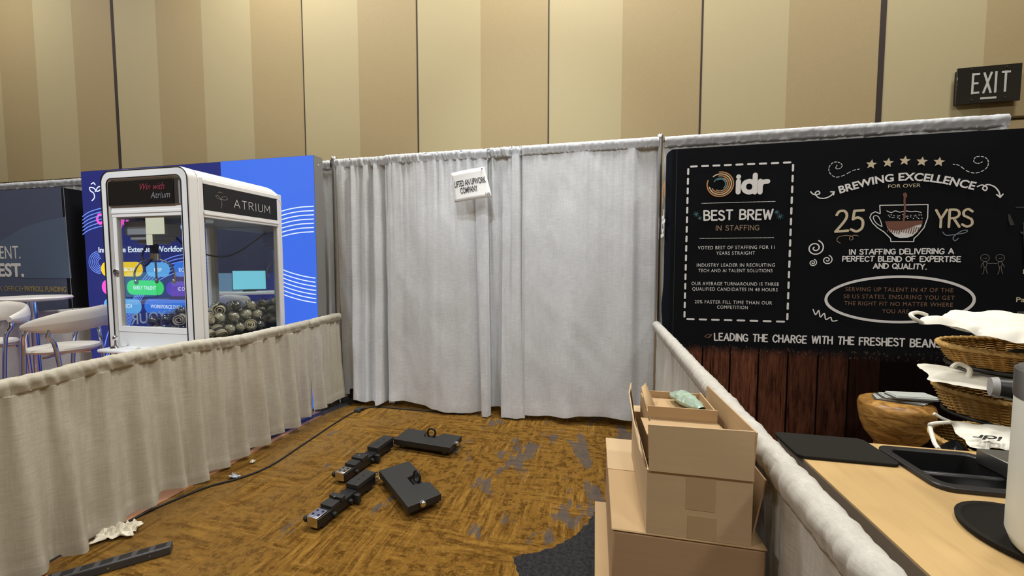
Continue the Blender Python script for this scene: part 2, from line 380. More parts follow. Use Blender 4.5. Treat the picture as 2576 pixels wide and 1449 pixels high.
class MB:
    def __init__(s): s.v = []; s.f = []
    def add(s, vs, fs, M=None):
        o = len(s.v)
        s.v += [(M @ Vector(v)) if M else Vector(v) for v in vs]
        s.f += [tuple(i + o for i in f) for f in fs]
        return s
    def box(s, lo, hi, M=None):
        a, b = lo, hi
        vs = [(x, y, z) for z in (a[2], b[2]) for y in (a[1], b[1]) for x in (a[0], b[0])]
        return s.add(vs, [(0, 2, 3, 1), (4, 5, 7, 6), (0, 1, 5, 4), (2, 6, 7, 3), (0, 4, 6, 2), (1, 3, 7, 5)], M)
    def prism(s, poly, a, b, axis='z', M=None):
        n = len(poly)
        def P(p, h):
            return (p[0], p[1], h) if axis == 'z' else ((p[0], h, p[1]) if axis == 'y' else (h, p[0], p[1]))
        vs = [P(p, a) for p in poly] + [P(p, b) for p in poly]
        fs = [tuple(range(n))[::-1], tuple(range(n, 2 * n))] + [(i, (i + 1) % n, n + (i + 1) % n, n + i) for i in range(n)]
        return s.add(vs, fs, M)
    def slab(s, quad, n):                       # a quad given thickness along n
        q = [Vector(p) for p in quad]; n = Vector(n)
        return s.add(q + [p + n for p in q], [(3, 2, 1, 0), (4, 5, 6, 7), (0, 1, 5, 4), (1, 2, 6, 5), (2, 3, 7, 6), (3, 0, 4, 7)])
    def tube(s, pts, r, n=10, closed=False, M=None):
        pts = [Vector(p) for p in pts]; N = len(pts); vs = []; fs = []
        prev = None
        for i, p in enumerate(pts):
            a = pts[(i - 1) % N] if (closed or i > 0) else p
            b = pts[(i + 1) % N] if (closed or i < N - 1) else p
            t = (b - a)
            t = t.normalized() if t.length > 1e-9 else Vector((0, 0, 1))
            if prev is None:
                u = t.orthogonal().normalized()
            else:
                u = prev - t * prev.dot(t); u = u.normalized() if u.length > 1e-6 else t.orthogonal().normalized()
            prev = u; w = t.cross(u)
            rr = r[i] if isinstance(r, (list, tuple)) else r
            for j in range(n):
                an = 2 * pi * j / n
                vs.append(p + (u * cos(an) + w * sin(an)) * rr)
        for i in range(N if closed else N - 1):
            i2 = (i + 1) % N
            for j in range(n):
                j2 = (j + 1) % n
                fs.append((i * n + j, i * n + j2, i2 * n + j2, i2 * n + j))
        if not closed:
            fs.append(tuple(range(n))[::-1]); fs.append(tuple((N - 1) * n + j for j in range(n)))
        return s.add(vs, fs, M)
    def lathe(s, prof, n=40, M=None, wob=None, ex=1.0, ey=1.0):
        vs = []; fs = []; m = len(prof)
        for i, (r, z) in enumerate(prof):
            for j in range(n):
                a = 2 * pi * j / n
                q = r * (wob(a, z, i) if wob else 1.0)
                vs.append((q * cos(a) * ex, q * sin(a) * ey, z))
        for i in range(m - 1):
            for j in range(n):
                j2 = (j + 1) % n
                fs.append((i * n + j, i * n + j2, (i + 1) * n + j2, (i + 1) * n + j))
        if prof[0][0] > 1e-6: fs.append(tuple(range(n))[::-1])
        if prof[-1][0] > 1e-6: fs.append(tuple((m - 1) * n + j for j in range(n)))
        return s.add(vs, fs, M)
    def sphere(s, c, r, n=16, m=10, sc=(1, 1, 1)):
        prof = [(max(1e-7, sin(pi * i / m)) * r, -cos(pi * i / m) * r) for i in range(m + 1)]
        return s.lathe(prof, n, Matrix.Translation(c) @ Matrix.Diagonal((*sc, 1)))
    def grid(s, rows, closed=False):
        n = len(rows[0]); vs = [p for r in rows for p in r]; fs = []
        for i in range(len(rows) - 1):
            for j in range(n - (0 if closed else 1)):
                j2 = (j + 1) % n
                fs.append((i * n + j, i * n + j2, (i + 1) * n + j2, (i + 1) * n + j))
        return s.add(vs, fs)
    def build(s, name, material, parent=None, local=False, bevel=0.0, sharp=38, solid=0.0):
        me = bpy.data.meshes.new(name)
        vs = s.v
        origin = None
        if parent is not None and not local:
            inv = BASE[parent].inverted(); vs = [inv @ v for v in vs]
        elif parent is None:
            lo = [min(v[i] for v in vs) for i in range(3)]; hi = [max(v[i] for v in vs) for i in range(3)]
            origin = Vector(((lo[0] + hi[0]) / 2, (lo[1] + hi[1]) / 2, lo[2]))
            if local: origin = Vector((0, 0, 0))
            vs = [v - origin for v in vs]
        me.from_pydata([tuple(v) for v in vs], [], s.f)
        me.update()
        for p in me.polygons: p.use_smooth = True
        me.set_sharp_from_angle(angle=radians(sharp))
        me.materials.append(material)
        o = bpy.data.objects.new(name, me)
        COL.objects.link(o)
        if parent is not None:
            o.parent = parent; BASE[o] = BASE[parent].copy()
        else:
            o.location = origin; BASE[o] = Matrix.Translation(origin)
        if bevel:
            md = o.modifiers.new('bevel', 'BEVEL'); md.width = bevel; md.segments = 2; md.limit_method = 'ANGLE'; md.angle_limit = radians(40)
        if solid:
            md = o.modifiers.new('solid', 'SOLIDIFY'); md.thickness = solid; md.offset = 0
        return o

def tag(o, label=None, cat=None, group=None, kind=None):
    if label: o['label'] = label
    if cat: o['category'] = cat
    if group: o['group'] = group
    if kind: o['kind'] = kind
    return o
def thing(name, label, cat, loc=(0, 0, 0), rotz=0.0, group=None):
    o = bpy.data.objects.new(name, None); o.empty_display_size = 0.1
    COL.objects.link(o); o.location = loc; o.rotation_euler = (0, 0, rotz)
    BASE[o] = Matrix.Translation(loc) @ Matrix.Rotation(rotz, 4, 'Z')
    return tag(o, label, cat, group)
def structure(name, mb, m):
    o = mb.build(name, m); o['kind'] = 'structure'; return o
def copy_tree(o, parent=None):
    c = o.copy(); COL.objects.link(c)
    if parent: c.parent = parent
    for ch in [x for x in o.children]: copy_tree(ch, c)
    return c

# ------------------------------------------------------------------ lettering: strokes and plain type
GL = {
'A': (.70, '0,0 .35,1 .70,0|.12,.34 .58,.34'), 'B': (.58, '0,0 0,1|~0,1 .36,.97 .50,.78 .36,.56 0,.53|~0,.53 .42,.50 .57,.27 .42,.04 0,0'),
'C': (.64, '~.62,.82 .40,1 .13,.87 .0,.5 .13,.13 .40,0 .63,.17'), 'D': (.62, '0,0 0,1|~0,1 .32,.96 .56,.76 .62,.5 .56,.22 .32,.03 0,0'),
'E': (.50, '.50,1 0,1 0,0 .51,0|0,.52 .42,.52'), 'F': (.48, '.50,1 0,1 0,0|0,.52 .40,.52'),
'G': (.66, '~.62,.84 .40,1 .13,.88 0,.5 .13,.12 .40,0 .62,.12 .66,.42|.66,.43 .42,.43'), 'H': (.60, '0,0 0,1|.6,0 .6,1|0,.52 .6,.52'),
'I': (.10, '.05,0 .05,1'), 'J': (.42, '~.4,1 .4,.25 .2,0 0,.15'), 'K': (.56, '0,0 0,1|.54,1 0,.42|.18,.58 .56,0'), 'L': (.48, '0,1 0,0 .48,0'),
'M': (.74, '0,0 .04,1 .37,.3 .70,1 .74,0'), 'N': (.60, '0,0 0,1 .60,0 .60,1'), 'O': (.72, '~.36,1 .10,.86 0,.5 .10,.14 .36,0 .62,.14 .72,.5 .62,.86 .36,1'),
'P': (.54, '0,0 0,1|~0,1 .38,.97 .54,.74 .38,.5 0,.46'), 'Q': (.72, '~.36,1 .10,.86 0,.5 .10,.14 .36,0 .62,.14 .72,.5 .62,.86 .36,1|.45,.25 .75,-.08'),
'R': (.56, '0,0 0,1|~0,1 .38,.97 .53,.76 .38,.54 0,.50|.24,.50 .57,0'), 'S': (.54, '~.50,.86 .28,1 .06,.90 .06,.66 .28,.53 .48,.40 .52,.14 .28,0 0,.13'),
'T': (.58, '0,1 .58,1|.29,1 .29,0'), 'U': (.58, '~0,1 0,.35 .10,.06 .29,0 .48,.06 .58,.35 .58,1'), 'V': (.64, '0,1 .32,0 .64,1'),
'W': (.88, '0,1 .22,0 .44,.9 .66,0 .88,1'), 'X': (.58, '0,0 .58,1|0,1 .58,0'), 'Y': (.58, '0,1 .29,.48 .58,1|.29,.48 .29,0'), 'Z': (.56, '0,1 .56,1 0,0 .57,0'),
'2': (.56, '~.02,.80 .14,.97 .38,.98 .50,.78 .40,.50 .0,.0|0,0 .58,.04'), '5': (.54, '.54,1 .12,.98 .07,.58|~.07,.58 .30,.66 .52,.50 .50,.16 .26,0 0,.10'),
'.': (.10, '.04,0 .05,.02'), 'i': (.12, '.06,0 .06,.66|.06,.92 .062,.925'), 'd': (.66, '~.30,.66 .08,.56 0,.33 .08,.10 .30,0 .52,.10 .60,.33 .52,.56 .30,.66|.60,0 .60,1.02'),
'r': (.40, '0,0 0,.66|~0,.36 .10,.58 .38,.64'), ' ': (.34, ''), '1': (.22, '0,.78 .2,1 .2,0'),
}
def strokes(text, gap=0.20, jit=0.0):
    x = 0.0; out = []
    for ch in text:
        w, d = GL[ch]
        ang = random.uniform(-jit, jit); dy = random.uniform(-jit, jit) * 0.6
        if d:
            for part in d.split('|'):
                sm = part.startswith('~')
                pts = [Vector((float(a.split(',')[0]), float(a.split(',')[1]))) for a in part.lstrip('~').split()]
                if sm: pts = cat_rom(pts, 5)
                out.append([Vector((x + p.x + ang * p.y, p.y + dy)) for p in pts])
        x += w + gap
    return out, x - gap
class Plane:
    """a printed surface: u along, v up, n toward the viewer"""
    def __init__(s, o, u, v, eps=0.0015):
        s.o = Vector(o); s.u = Vector(u).normalized(); s.v = Vector(v).normalized(); s.n = s.u.cross(s.v).normalized(); s.eps = eps
    def p(s, a, b, lift=1.0): return s.o + s.u * a + s.v * b + s.n * (s.eps * lift)
_lc = [0]
def bump_lift():
    _lc[0] = (_lc[0] + 1) % 24
    return _lc[0] * 0.02
def ribbon(mb, pl, pts, t, closed=False, lift=1.0, caps=8):
    P = []
    for p in pts:
        v = Vector((p[0], p[1]))
        if not P or (v - P[-1]).length > 1e-6: P.append(v)
    if closed: P.append(P[0].copy())
    if len(P) < 2: return
    runs = [[P[0]]]                                 # split where the line turns sharply
    for i in range(1, len(P)):
        runs[-1].append(P[i])
        if 0 < i < len(P) - 1 and (P[i] - P[i - 1]).normalized().dot((P[i + 1] - P[i]).normalized()) < 0.55: runs.append([P[i]])
    h = t / 2
    for run in runs:
        l0 = lift + bump_lift(); n = len(run); vs = []; fs = []
        for i, p in enumerate(run):
            d0 = (run[i] - run[i - 1]).normalized() if i > 0 else (run[1] - run[0]).normalized()
            d1 = (run[i + 1] - run[i]).normalized() if i < n - 1 else d0
            d = (d0 + d1).normalized(); nn = Vector((-d.y, d.x)); k = h / max(0.6, nn.dot(Vector((-d0.y, d0.x))))
            ll = l0 + i * 0.002
            vs.append(pl.p(*(p - nn * k), ll)); vs.append(pl.p(*(p + nn * k), ll))
            if i: fs.append((2 * i - 2, 2 * i, 2 * i + 1, 2 * i - 1))
        if caps:
            for e, idx in ((0, 0), (n - 1, 2 * n - 2)):
                c = run[e]; d = ((run[0] - run[1]) if e == 0 else (run[-1] - run[-2])).normalized(); nn = Vector((-d.y, d.x))
                arc_ = [c + nn * h * cos(pi * q / 5) + d * h * sin(pi * q / 5) for q in range(1, 5)]
                st = len(vs); vs += [pl.p(a.x, a.y, l0 + (0 if e == 0 else (n - 1) * 0.002)) for a in arc_]
                a, b = (idx, idx + 1) if e == 0 else (idx + 1, idx)
                fs.append((a, *range(st, st + 4), b)) if e == 0 else fs.append((a, *range(st, st + 4), b))
        mb.add(vs, fs)
def flat(mb, pl, pts, lift=1.0):
    lift += bump_lift()
    mb.add([pl.p(p[0], p[1], lift) for p in pts], [tuple(range(len(pts)))])
_type_cache = {}
def type_mesh(text, bold=0.0, shear=0.0, spacing=1.0):
    key = (text, bold, shear, spacing)
    if key in _type_cache: return _type_cache[key]
    cu = bpy.data.curves.new('type', 'FONT'); cu.body = text; cu.size = 1.0; cu.offset = bold; cu.shear = shear; cu.space_character = spacing
    cu.resolution_u = 4
    ob = bpy.data.objects.new('type', cu); COL.objects.link(ob)
    dg = bpy.context.evaluated_depsgraph_get(); dg.update()
    me = bpy.data.meshes.new_from_object(ob.evaluated_get(dg))
    vs = [(v.co.x, v.co.y) for v in me.vertices]; fs = [tuple(p.vertices) for p in me.polygons]
    bpy.data.objects.remove(ob); bpy.data.curves.remove(cu); bpy.data.meshes.remove(me)
    x0 = min(v[0] for v in vs); x1 = max(v[0] for v in vs)
    r = ([(v[0] - x0, v[1]) for v in vs], fs, x1 - x0)
    _type_cache[key] = r
    return r
CAPH = 0.73
def put_type(mb, pl, text, a, b, width=None, cap=None, bold=0.0, shear=0.0, spacing=1.0, lift=1.0, warp=None, mirror=False):
    vs, fs, w = type_mesh(text, bold, shear, spacing)
    sx = width / w if width else cap / CAPH
    sy = cap / CAPH if cap else sx
    o = []
    for x, y in vs:
        q = (x * sx, y * sy)
        if mirror: q = (width - q[0], q[1])
        q = warp(q[0], q[1]) if warp else (a + q[0], b + q[1])
        o.append(pl.p(q[0], q[1], lift))
    mb.add(o, fs)
def put_strokes(mb, pl, text, a, b, width, cap, t, gap=0.2, jit=0.0, lift=1.0, slope=0.0):
    ss, w = strokes(text, gap, jit)
    for s in ss: ribbon(mb, pl, [(a + p.x * width / w, b + p.y * cap + slope * p.x * width / w) for p in s], t, lift=lift)
def capsule(mb, pl, x0, x1, zc, r, lift):
    pts = [(x1 - r + r * cos(a), zc + r * sin(a)) for a in [(-pi / 2 + pi * i / 10) for i in range(11)]]
    pts += [(x0 + r + r * cos(a), zc + r * sin(a)) for a in [(pi / 2 + pi * i / 10) for i in range(11)]]
    flat(mb, pl, pts, lift)

# ------------------------------------------------------------------ the room
fl_ = MB().box((-14, -10, -0.1), (9, WALL_Y + 0.1, 0)).build('floor', M_CARPET, local=True); fl_['kind'] = 'structure'
wb = MB().box((-14, WALL_Y, 0), (9, WALL_Y + 0.2, 6.0)).build('wall_back', M_WALL, local=True); wb['kind'] = 'structure'
M_SIDEW = mat('tan_side_wall', (0.52, 0.41, 0.24), 0.8)
structure('wall_left', MB().box((-14.2, -10, 0), (-14, WALL_Y + 0.2, 6)), M_SIDEW)
structure('wall_right', MB().box((9, -10, 0), (9.2, WALL_Y + 0.2, 6)), M_SIDEW)
structure('wall_front', MB().box((-14.2, -10.2, 0), (9.2, -10, 6)), M_SIDEW)
structure('ceiling', MB().box((-14.2, -10.2, 6), (9.2, WALL_Y + 0.2, 6.15)), mat('ceiling_plaster', (0.62, 0.57, 0.48), 0.9))
M_SEAM = mat('dark_seam', (0.030, 0.018, 0.012), 0.8)
for i, (tt, wd) in enumerate([(0, 0.045), (4, 0.011), (6, 0.013), (8, 0.012), (10, 0.014), (12, 0.040)]):
    xx = ST_0 + ST_W * tt
    structure('trim_%d' % (i + 1), MB().box((xx - wd / 2, WALL_Y - 0.003, 0), (xx + wd / 2, WALL_Y + 0.02, 6)), M_SEAM)

# ------------------------------------------------------------------ drapes
def lerp_list(lst, u):
    if u <= lst[0][0]: return lst[0][1]
    for (a, va), (b, vb) in zip(lst, lst[1:]):
        if u <= b:
            t = (u - a) / (b - a); t = t * t * (3 - 2 * t)
            return va + (vb - va) * t
    return lst[-1][1]
FOLD = 1.6
def drape(name, label, P0, P1, ztop, hem, fold_b, fold_t, seed, material=M_DRAPE, nrm=None, step=0.006, group=None, rod=0.020,
          gather=0.5, ruffle=1.0, edge0=None, edge1=None, rows=46, pocket=0.085, diag=0.0, xshift=None, tall=True):
    P0 = Vector(P0); P1 = Vector(P1); L = (P1 - P0).length; t = (P1 - P0) / L
    n = Vector((t.y, -t.x)) if nrm is None else Vector(nrm)
    nu = max(8, int(L / step)); zt = ztop if callable(ztop) else (lambda s: ztop); zh = hem if callable(hem) else (lambda s: hem)
    R = []
    def gath(s, sc): return noise(Vector((s * sc, seed * 7.3, 0)))
    vs = [i / rows for i in range(rows + 1)]
    for v in vs:
        row = []
        for i in range(nu + 1):
            u = i / nu; s = u * L
            z0 = zh(s); z1 = zt(s) - pocket
            z = z0 + (z1 - z0) * v
            g = exp(-(1 - v) * 5.0)
            d = lerp_list(fold_b, u) * (1 - v) + lerp_list(fold_t, u) * v
            d += gather * (0.022 * g * gath(s, 34) + 0.012 * (0.35 + 0.65 * v) * gath(s, 15) + 0.010 * (1 - 0.5 * v) * gath(s, 6.5))
            d += 0.006 * noise(Vector((s * 5, z * 2.2, seed))) + 0.0022 * noise(Vector((s * 9 + z * 4, z * 4, seed + 4)))
            d += 0.0009 * noise(Vector((s * 22 - z * 9, z * 16, seed + 9)))
            if z - zh(s) < 0.06: d += 0.0025
            d = d * FOLD + 0.004
            ss = s + (xshift(u, v) if xshift else 0.0)
            q = P0 + t * ss + n * d
            row.append((q.x, q.y, z))
        R.append(row)
    # the rod pocket: up the front, over the rod, down the back
    for kk in range(0, 15):
        a = kk / 14.0
        row = []
        for i in range(nu + 1):
            u = i / nu; s = u * L; z1 = zt(s)
            if tall: rr = 1.0 + 0.3 * ruffle * noise(Vector((s * 42, a * 1.5, seed + 2)))
            else:
                ph = s / 0.050 + diag * a + 1.25 * noise(Vector((s * 6.0, seed, 0))) + .22 * noise(Vector((s * 17, a * 2, seed)))
                fr_ = ph - math.floor(ph)
                lobe = (sin(pi * fr_)) ** 0.55
                kk_ = 0.55 + 0.6 * noise(Vector((math.floor(ph) * 3.7, seed, 1.3)))
                rr = 0.98 + ruffle * (0.22 * (fr_ ** 0.6 * (1 - fr_) ** .25 * 1.5 - .5) * max(.1, kk_ * 1.7 + .1) + 0.20 * max(0.0, .30 - abs(noise(Vector((s * 34 + a * 2.5 * diag, a * 2.2, seed + 21))))) + 0.16 * noise(Vector((s * 30 + diag * a * 2, a * 3, seed + 2))) + 0.12 * noise(Vector((s * 9, a, seed + 5))))
            rr = max(0.55, rr)
            if a < 0.30:
                b = a / 0.30
                d = (rod + 0.006) * (0.55 + 0.45 * b) * rr; z = z1 - pocket + (pocket - rod - 0.006) * b
            elif a < 0.75:
                th = (a - 0.30) / 0.45 * pi
                d = cos(th) * (rod + 0.006) * rr; z = z1 - rod - 0.006 + sin(th) * (rod + 0.006) * (0.7 + 0.3 * rr)
            else:
                b = (a - 0.75) / 0.25
                d = -(rod + 0.006) * (1 - 0.45 * b) * rr; z = z1 - rod - 0.006 - (pocket - rod) * b
            if tall: d += gather * (0.018 * gath(s, 34) + 0.009 * gath(s, 15) + 0.020 * gath(s + a * .06, 72) - 0.03 * max(0, .22 - abs(gath(s + a * .03 + 5, 40)))) * (1 if a < .4 else -1 if a > .6 else 0) + 0.003; z += (0.004 * gather * gath(s + 3, 48) if .3 < a < .75 else 0)
            if tall and 0.16 < a < 0.32: d = max(d, 0.0175 + 0.3 * (d + .01))
            elif tall and a > 0.72: d = min(d, -0.0225)
            ss = s + (xshift(u, 1.0) if xshift else 0.0)
            q = P0 + t * ss + n * d
            row.append((q.x, q.y, z))
        R.append(row)
    o = MB().grid(R).build(name, material, sharp=80)
    return tag(o, label, 'drape', group)

DY = 3.40
def dx(px, py): return onY(px, py, DY).x
def folds(lst, x0, x1): return [((a - x0) / (x1 - x0), b) for a, b in lst]
# narrow gathered panel beside the left pole
x0, x1 = -2.50, -1.93
drape('tall_drape', 'tall grey drape panel with deep folds, right beside the left metal pole', (x0, DY), (x1, DY), 2.432,
      lambda s: 0.07 - 0.035 * (s / 0.57) + 0.012 * sin(s * 40),
      folds([(-2.5, -.02), (-2.42, -.035), (-2.36, -.03), (-2.31, .05), (-2.22, .03), (-2.17, .055), (-2.12, .02), (-2.06, .055), (-2.02, .045), (-1.985, -.045), (-1.965, .01), (-1.93, -.02)], x0, x1),
      folds([(-2.5, 0), (-2.42, .02), (-2.36, -.012), (-2.31, .022), (-2.22, -.008), (-2.17, .02), (-2.12, -.01), (-2.06, .025), (-1.99, -.025), (-1.96, .012), (-1.93, -.02)], x0, x1), 1, gather=0.9, ruffle=1.2)
# wide panel carrying the paper sign
x0, x1 = -1.955, -1.00
drape('tall_drape', 'wide smooth grey drape panel behind the white paper sign', (x0, DY - .01), (x1, DY - .01), 2.437,
      lambda s: 0.062 - 0.030 * s + 0.018 * sin(s * 6.2 + 0.4),
      folds([(-1.955, 0.02), (-1.92, .03), (-1.80, .005), (-1.60, .02), (-1.45, .05), (-1.36, .06), (-1.25, .035), (-1.12, .03), (-1.00, .0)], x0, x1),
      folds([(-1.955, 0.0), (-1.9, .012), (-1.75, .0), (-1.5, .008), (-1.2, .004), (-1.0, 0)], x0, x1), 2, gather=0.75, ruffle=1.0)
# narrow strip of a folded panel edge, hanging in front
x0, x1 = -1.075, -0.95
drape('tall_drape', 'narrow folded strip of grey drape hanging forward below the paper sign', (x0, DY - .035), (x1, DY - .035), 2.425,
      0.012, [(0, 0.0), (0.25, .035), (0.75, .035), (1, .0)], [(0, 0), (0.5, .01), (1, 0)], 3, gather=0.5, ruffle=1.2,
      xshift=lambda u, v: (0.045 * (1 - v) + (0.035 * (1 - v)) * (0.5 - u)))
# gathered panel between the strip and the wide right panel
x0, x1 = -0.98, -0.600
drape('tall_drape', 'tightly gathered grey drape panel right of the paper sign', (x0, DY), (x1, DY), 2.44,
      lambda s: 0.060 if s < .13 else 0.015 + 0.02 * (s - .13),
      folds([(-.98, -.02), (-.87, -.035), (-.835, -.02), (-.815, .055), (-.75, .05), (-.68, .05), (-.625, .03)], x0, x1),
      folds([(-.98, -.01), (-.90, .006), (-.84, -.015), (-.76, -.01), (-.72, .028), (-.68, .02), (-.625, -.03)], x0, x1), 4, gather=1.3, ruffle=1.6)
# widest smooth panel
x0, x1 = -0.635, 0.495
drape('tall_drape', 'widest flat grey drape panel, left of the right metal pole', (x0, DY - .012), (x1, DY - .012), 2.437,
      lambda s: 0.055 + 0.028 * s - 0.014 * sin(s * 7 + 0.3) * (1 - s * .4),
      folds([(-.635, .015), (-.6, .03), (-.4, .015), (-.22, .055), (-.1, .03), (.10, .02), (.3, .035), (.38, .0), (.475, .0)], x0, x1),
      folds([(-.635, .0), (-.5, .004), (-.1, .006), (.2, .0), (.30, .008), (.36, -.012), (.475, -.01)], x0, x1), 5, gather=0.28, ruffle=0.55)
# drapes behind the right display
for lab, a, b, sd in [('grey drape behind the chalkboard display, beside the right metal pole', 0.54, 1.24, 6),
                      ('grey drape behind the middle of the chalkboard display', 1.235, 1.93, 7),
                      ('grey drape behind the chalkboard display, below the exit sign', 1.92, 2.785, 8)]:
    drape('tall_drape', lab, (a, DY), (b, DY), 2.437, 0.05, [(0, 0), (.3, .03), (.6, -.01), (1, .02)], [(0, 0), (1, 0)], sd, gather=0.5,
          ruffle=1.0, step=0.014, rows=20)
# drapes of the left booths
drape('tall_drape', 'grey drape strip between the blue light box and the left metal pole', (-3.5, DY), (-2.555, DY), 2.425, 0.06,
      [(0, 0), (.7, 0), (.82, .03), (.88, -.02), (.94, .02), (1, -.01)], [(0, 0), (.8, .01), (.9, -.01), (1, .0)], 9, gather=0.9, ruffle=1.2, step=0.012)
drape('tall_drape', 'far left grey drape behind the dark slate display', (-9.2, DY), (-5.52, DY), 2.41, 0.06,
      [(0, 0), (.3, .03), (.6, -.02), (1, .02)], [(0, 0), (1, 0)], 10, gather=0.6, ruffle=1.2, step=0.022, rows=14)

# poles
def upright(label, x, h=2.455):
    r = thing('drape_pole', label, 'pole', (x, DY - 0.005, 0))
    MB().tube([(0, 0, 0.006), (0, 0, h - .012)], 0.0235, 16).build('tube', M_ALU, r, True)
    MB().lathe([(0.026, h - .03), (0.027, h - .006), (0.024, h), (0.0, h)], 16).build('cap', M_ALU, r, True)
    MB().box((-.13, -.13, 0), (.13, .13, 0.006)).build('base_plate', M_STEEL, r, True, bevel=0.002)
    MB().box((-.034, -.012, h - .10), (-.020, .012, h - .03)).build('slot_bracket', M_BLACKP, r, True)
    return r
upright('tall metal drape pole left of the gathered drape, above the low left drape', -2.525)
upright('tall metal drape pole beside the chalkboard display', 0.507)
def crossbar(label, a, b, z=2.407):
    o = MB().tube([(a, DY, z), (b, DY, z)], 0.016, 12).build('drape_rod', mat('brass_toned_bar', (0.30, 0.24, 0.14), 0.35, 1.0)); return tag(o, label, 'pole')
crossbar('metal crossbar running through the top hems of the middle drapes', -2.5, 0.485)
crossbar('metal crossbar above the chalkboard display, bare at its right end', 0.535, 3.65)
crossbar('metal crossbar through the top hem of the far left drape', -9.2, -5.5)

# low drapes along the booth sides
LX = -2.49
rail_pts = [(0.30, .872), (1.125, .882), (1.55, .902), (1.853, .902), (2.256, .880), (2.611, .888), (3.378, .908)]
def railz(yv):
    return lerp_list(rail_pts, yv)
def low_drape(label, ya, yb, seed, hemf, fb, ft, gather=0.8):
    # path runs from the back toward the viewer so that its front faces +X (into the booth)
    return drape('low_drape', label, (LX, ya), (LX, yb), lambda s: railz(ya + s) + 0.012, lambda s: hemf(ya + s), fb, ft, seed, M_RAIL, nrm=(1, 0),
                 step=0.006, rod=0.026, gather=gather, ruffle=1.7, pocket=0.075, diag=0.9, tall=False)
hem_l = [(0.2, 0.004), (1.40, .006), (1.60, .045), (1.80, .055), (1.86, .012), (2.2, .028), (2.6, .055), (2.95, .075), (3.4, .07)]
rr_ = random.Random(4)
def many_folds(n, amp):
    out = []
    for i in range(n):
        u = (i + rr_.uniform(-.25, .25)) / (n - 1)
        out.append((min(1, max(0, u)), amp * (rr_.uniform(.6, 1.0) if i % 2 else rr_.uniform(-.05, .15))))
    out[0] = (0, 0.0); out[-1] = (1, .015)
    return sorted(out)
low_drape('long low beige side drape in the left foreground, in front of the claw machine', 0.30, 2.93, 21, lambda y: lerp_list(hem_l, y) + 0.008 * sin(y * 23),
          many_folds(35, .07), many_folds(35, .022))
low_drape('short low beige side drape at the foot of the left metal pole', 2.92, 3.355, 23, lambda y: lerp_list(hem_l, y) + 0.008 * sin(y * 25),
          [(0, .03), (.15, .0), (.30, .05), (.45, .0), (.7, .01), (1, .03)], [(0, 0), (.5, .01), (1, 0)])
o = MB().tube([(LX, 0.3, railz(.3) - .03), (LX, 1.6, railz(1.6) - .022), (LX, 2.4, railz(2.4) - .02), (LX, 3.365, railz(3.36) - .022)], 0.017, 10).build('drape_rod', M_ALU)
tag(o, 'thin metal rod inside the top hem of the left low drapes', 'pole')
# right side rail
def rx(y): return 0.425 + (0.507 - 0.425) * (y / 3.4)
def low_right(label, ya, yb, seed, fb, gather=0.7, ruffle=0.9):
    return drape('low_drape', label, (rx(ya), ya), (rx(yb), yb), 0.925, 0.03, fb, [(0, 0), (1, 0)], seed, M_RAIL, nrm=(-1, 0), step=0.005, rod=0.027,
                 gather=gather, ruffle=ruffle, pocket=0.080, diag=0.8, tall=False)
M_RAIL = cloth_mat('pale_rail_cloth', (0.62, 0.60, 0.55))
low_right('low pale side drape running from the right metal pole behind the cardboard boxes', 1.72, 3.365, 24, [(0, .02), (.2, .0), (.35, .03), (.5, .0), (.62, .04), (.75, -.005), (1, 0)], 0.6, 0.7)
low_right('low pale side drape with a ruffled rail between the boxes and the wooden counter', 0.22, 1.75, 25, [(0, 0), (.1, .012), (.25, -.01), (.4, .012), (.6, -.01), (.8, .01), (1, .03)], 0.5, 1.0)
o = MB().tube([(rx(.22), .22, .893), (rx(3.36), 3.36, .893)], 0.018, 10).build('drape_rod', M_ALU)
tag(o, 'thin metal rod inside the ruffled hem of the right low drapes', 'pole')
# far rail of the blue booth
drape('low_drape', 'far low side drape between the dark slate display and the white bar stools', (-5.66, 1.0), (-5.66, 3.36), 0.915, 0.03,
      [(0, 0), (.2, .03), (.4, 0), (.6, .03), (.8, 0), (1, .02)], [(0, 0), (1, 0)], 26, cloth_mat('far_rail_cloth', (0.58, 0.56, 0.53)), nrm=(1, 0), step=0.02, rows=16,
      gather=1.0, pocket=0.075, rod=0.026, tall=False)
# reddish vinyl floor of the left booth
o = MB().box((-5.62, 0.2, 0), (-2.46, 3.10, 0.006)).build('vinyl_flooring', M_VINYL)
tag(o, 'thin reddish brown vinyl flooring showing under the hem of the left low drapes', 'flooring')

# ------------------------------------------------------------------ paper sign pinned on the drape
SY = 3.265
q = [onY(1135, 436, SY), onY(1218, 420, SY), onY(1239, 496, SY), onY(1147, 511, SY)]
su = (q[2] - q[3]).normalized(); sv = (q[0] - q[3]).normalized()
root = thing('paper_sign', 'white paper booth sign with black lettering, pinned askew on the grey drape', 'sign', (q[3] + q[2]) / 2)
mb = MB(); rows = []
for j in range(9):
    row = []
    for i in range(13):
        a, b = i / 12, j / 8
        p = (q[3] * (1 - a) + q[2] * a) * (1 - b) + (q[0] * (1 - a) + q[1] * a) * b
        p = p + Vector((0, -0.016 * sin(pi * a) - 0.022 * (1 - b) ** 2, 0))
        row.append(p)
    rows.append(row)
mb.grid(rows); mb.build('sheet', M_PAPER, root, solid=0.001)
wS = (q[2] - q[3]).length; hS = (q[0] - q[3]).length
class Bent(Plane):
    def p(s, a, b, lift=1.0):
        x = a / wS; y = b / hS
        p = (q[3] * (1 - x) + q[2] * x) * (1 - y) + (q[0] * (1 - x) + q[1] * x) * y
        return p + Vector((0, -0.016 * sin(pi * min(1, max(0, x))) - 0.022 * (1 - y) ** 2 - 0.003, 0))
pl = Bent(q[3], su, sv)
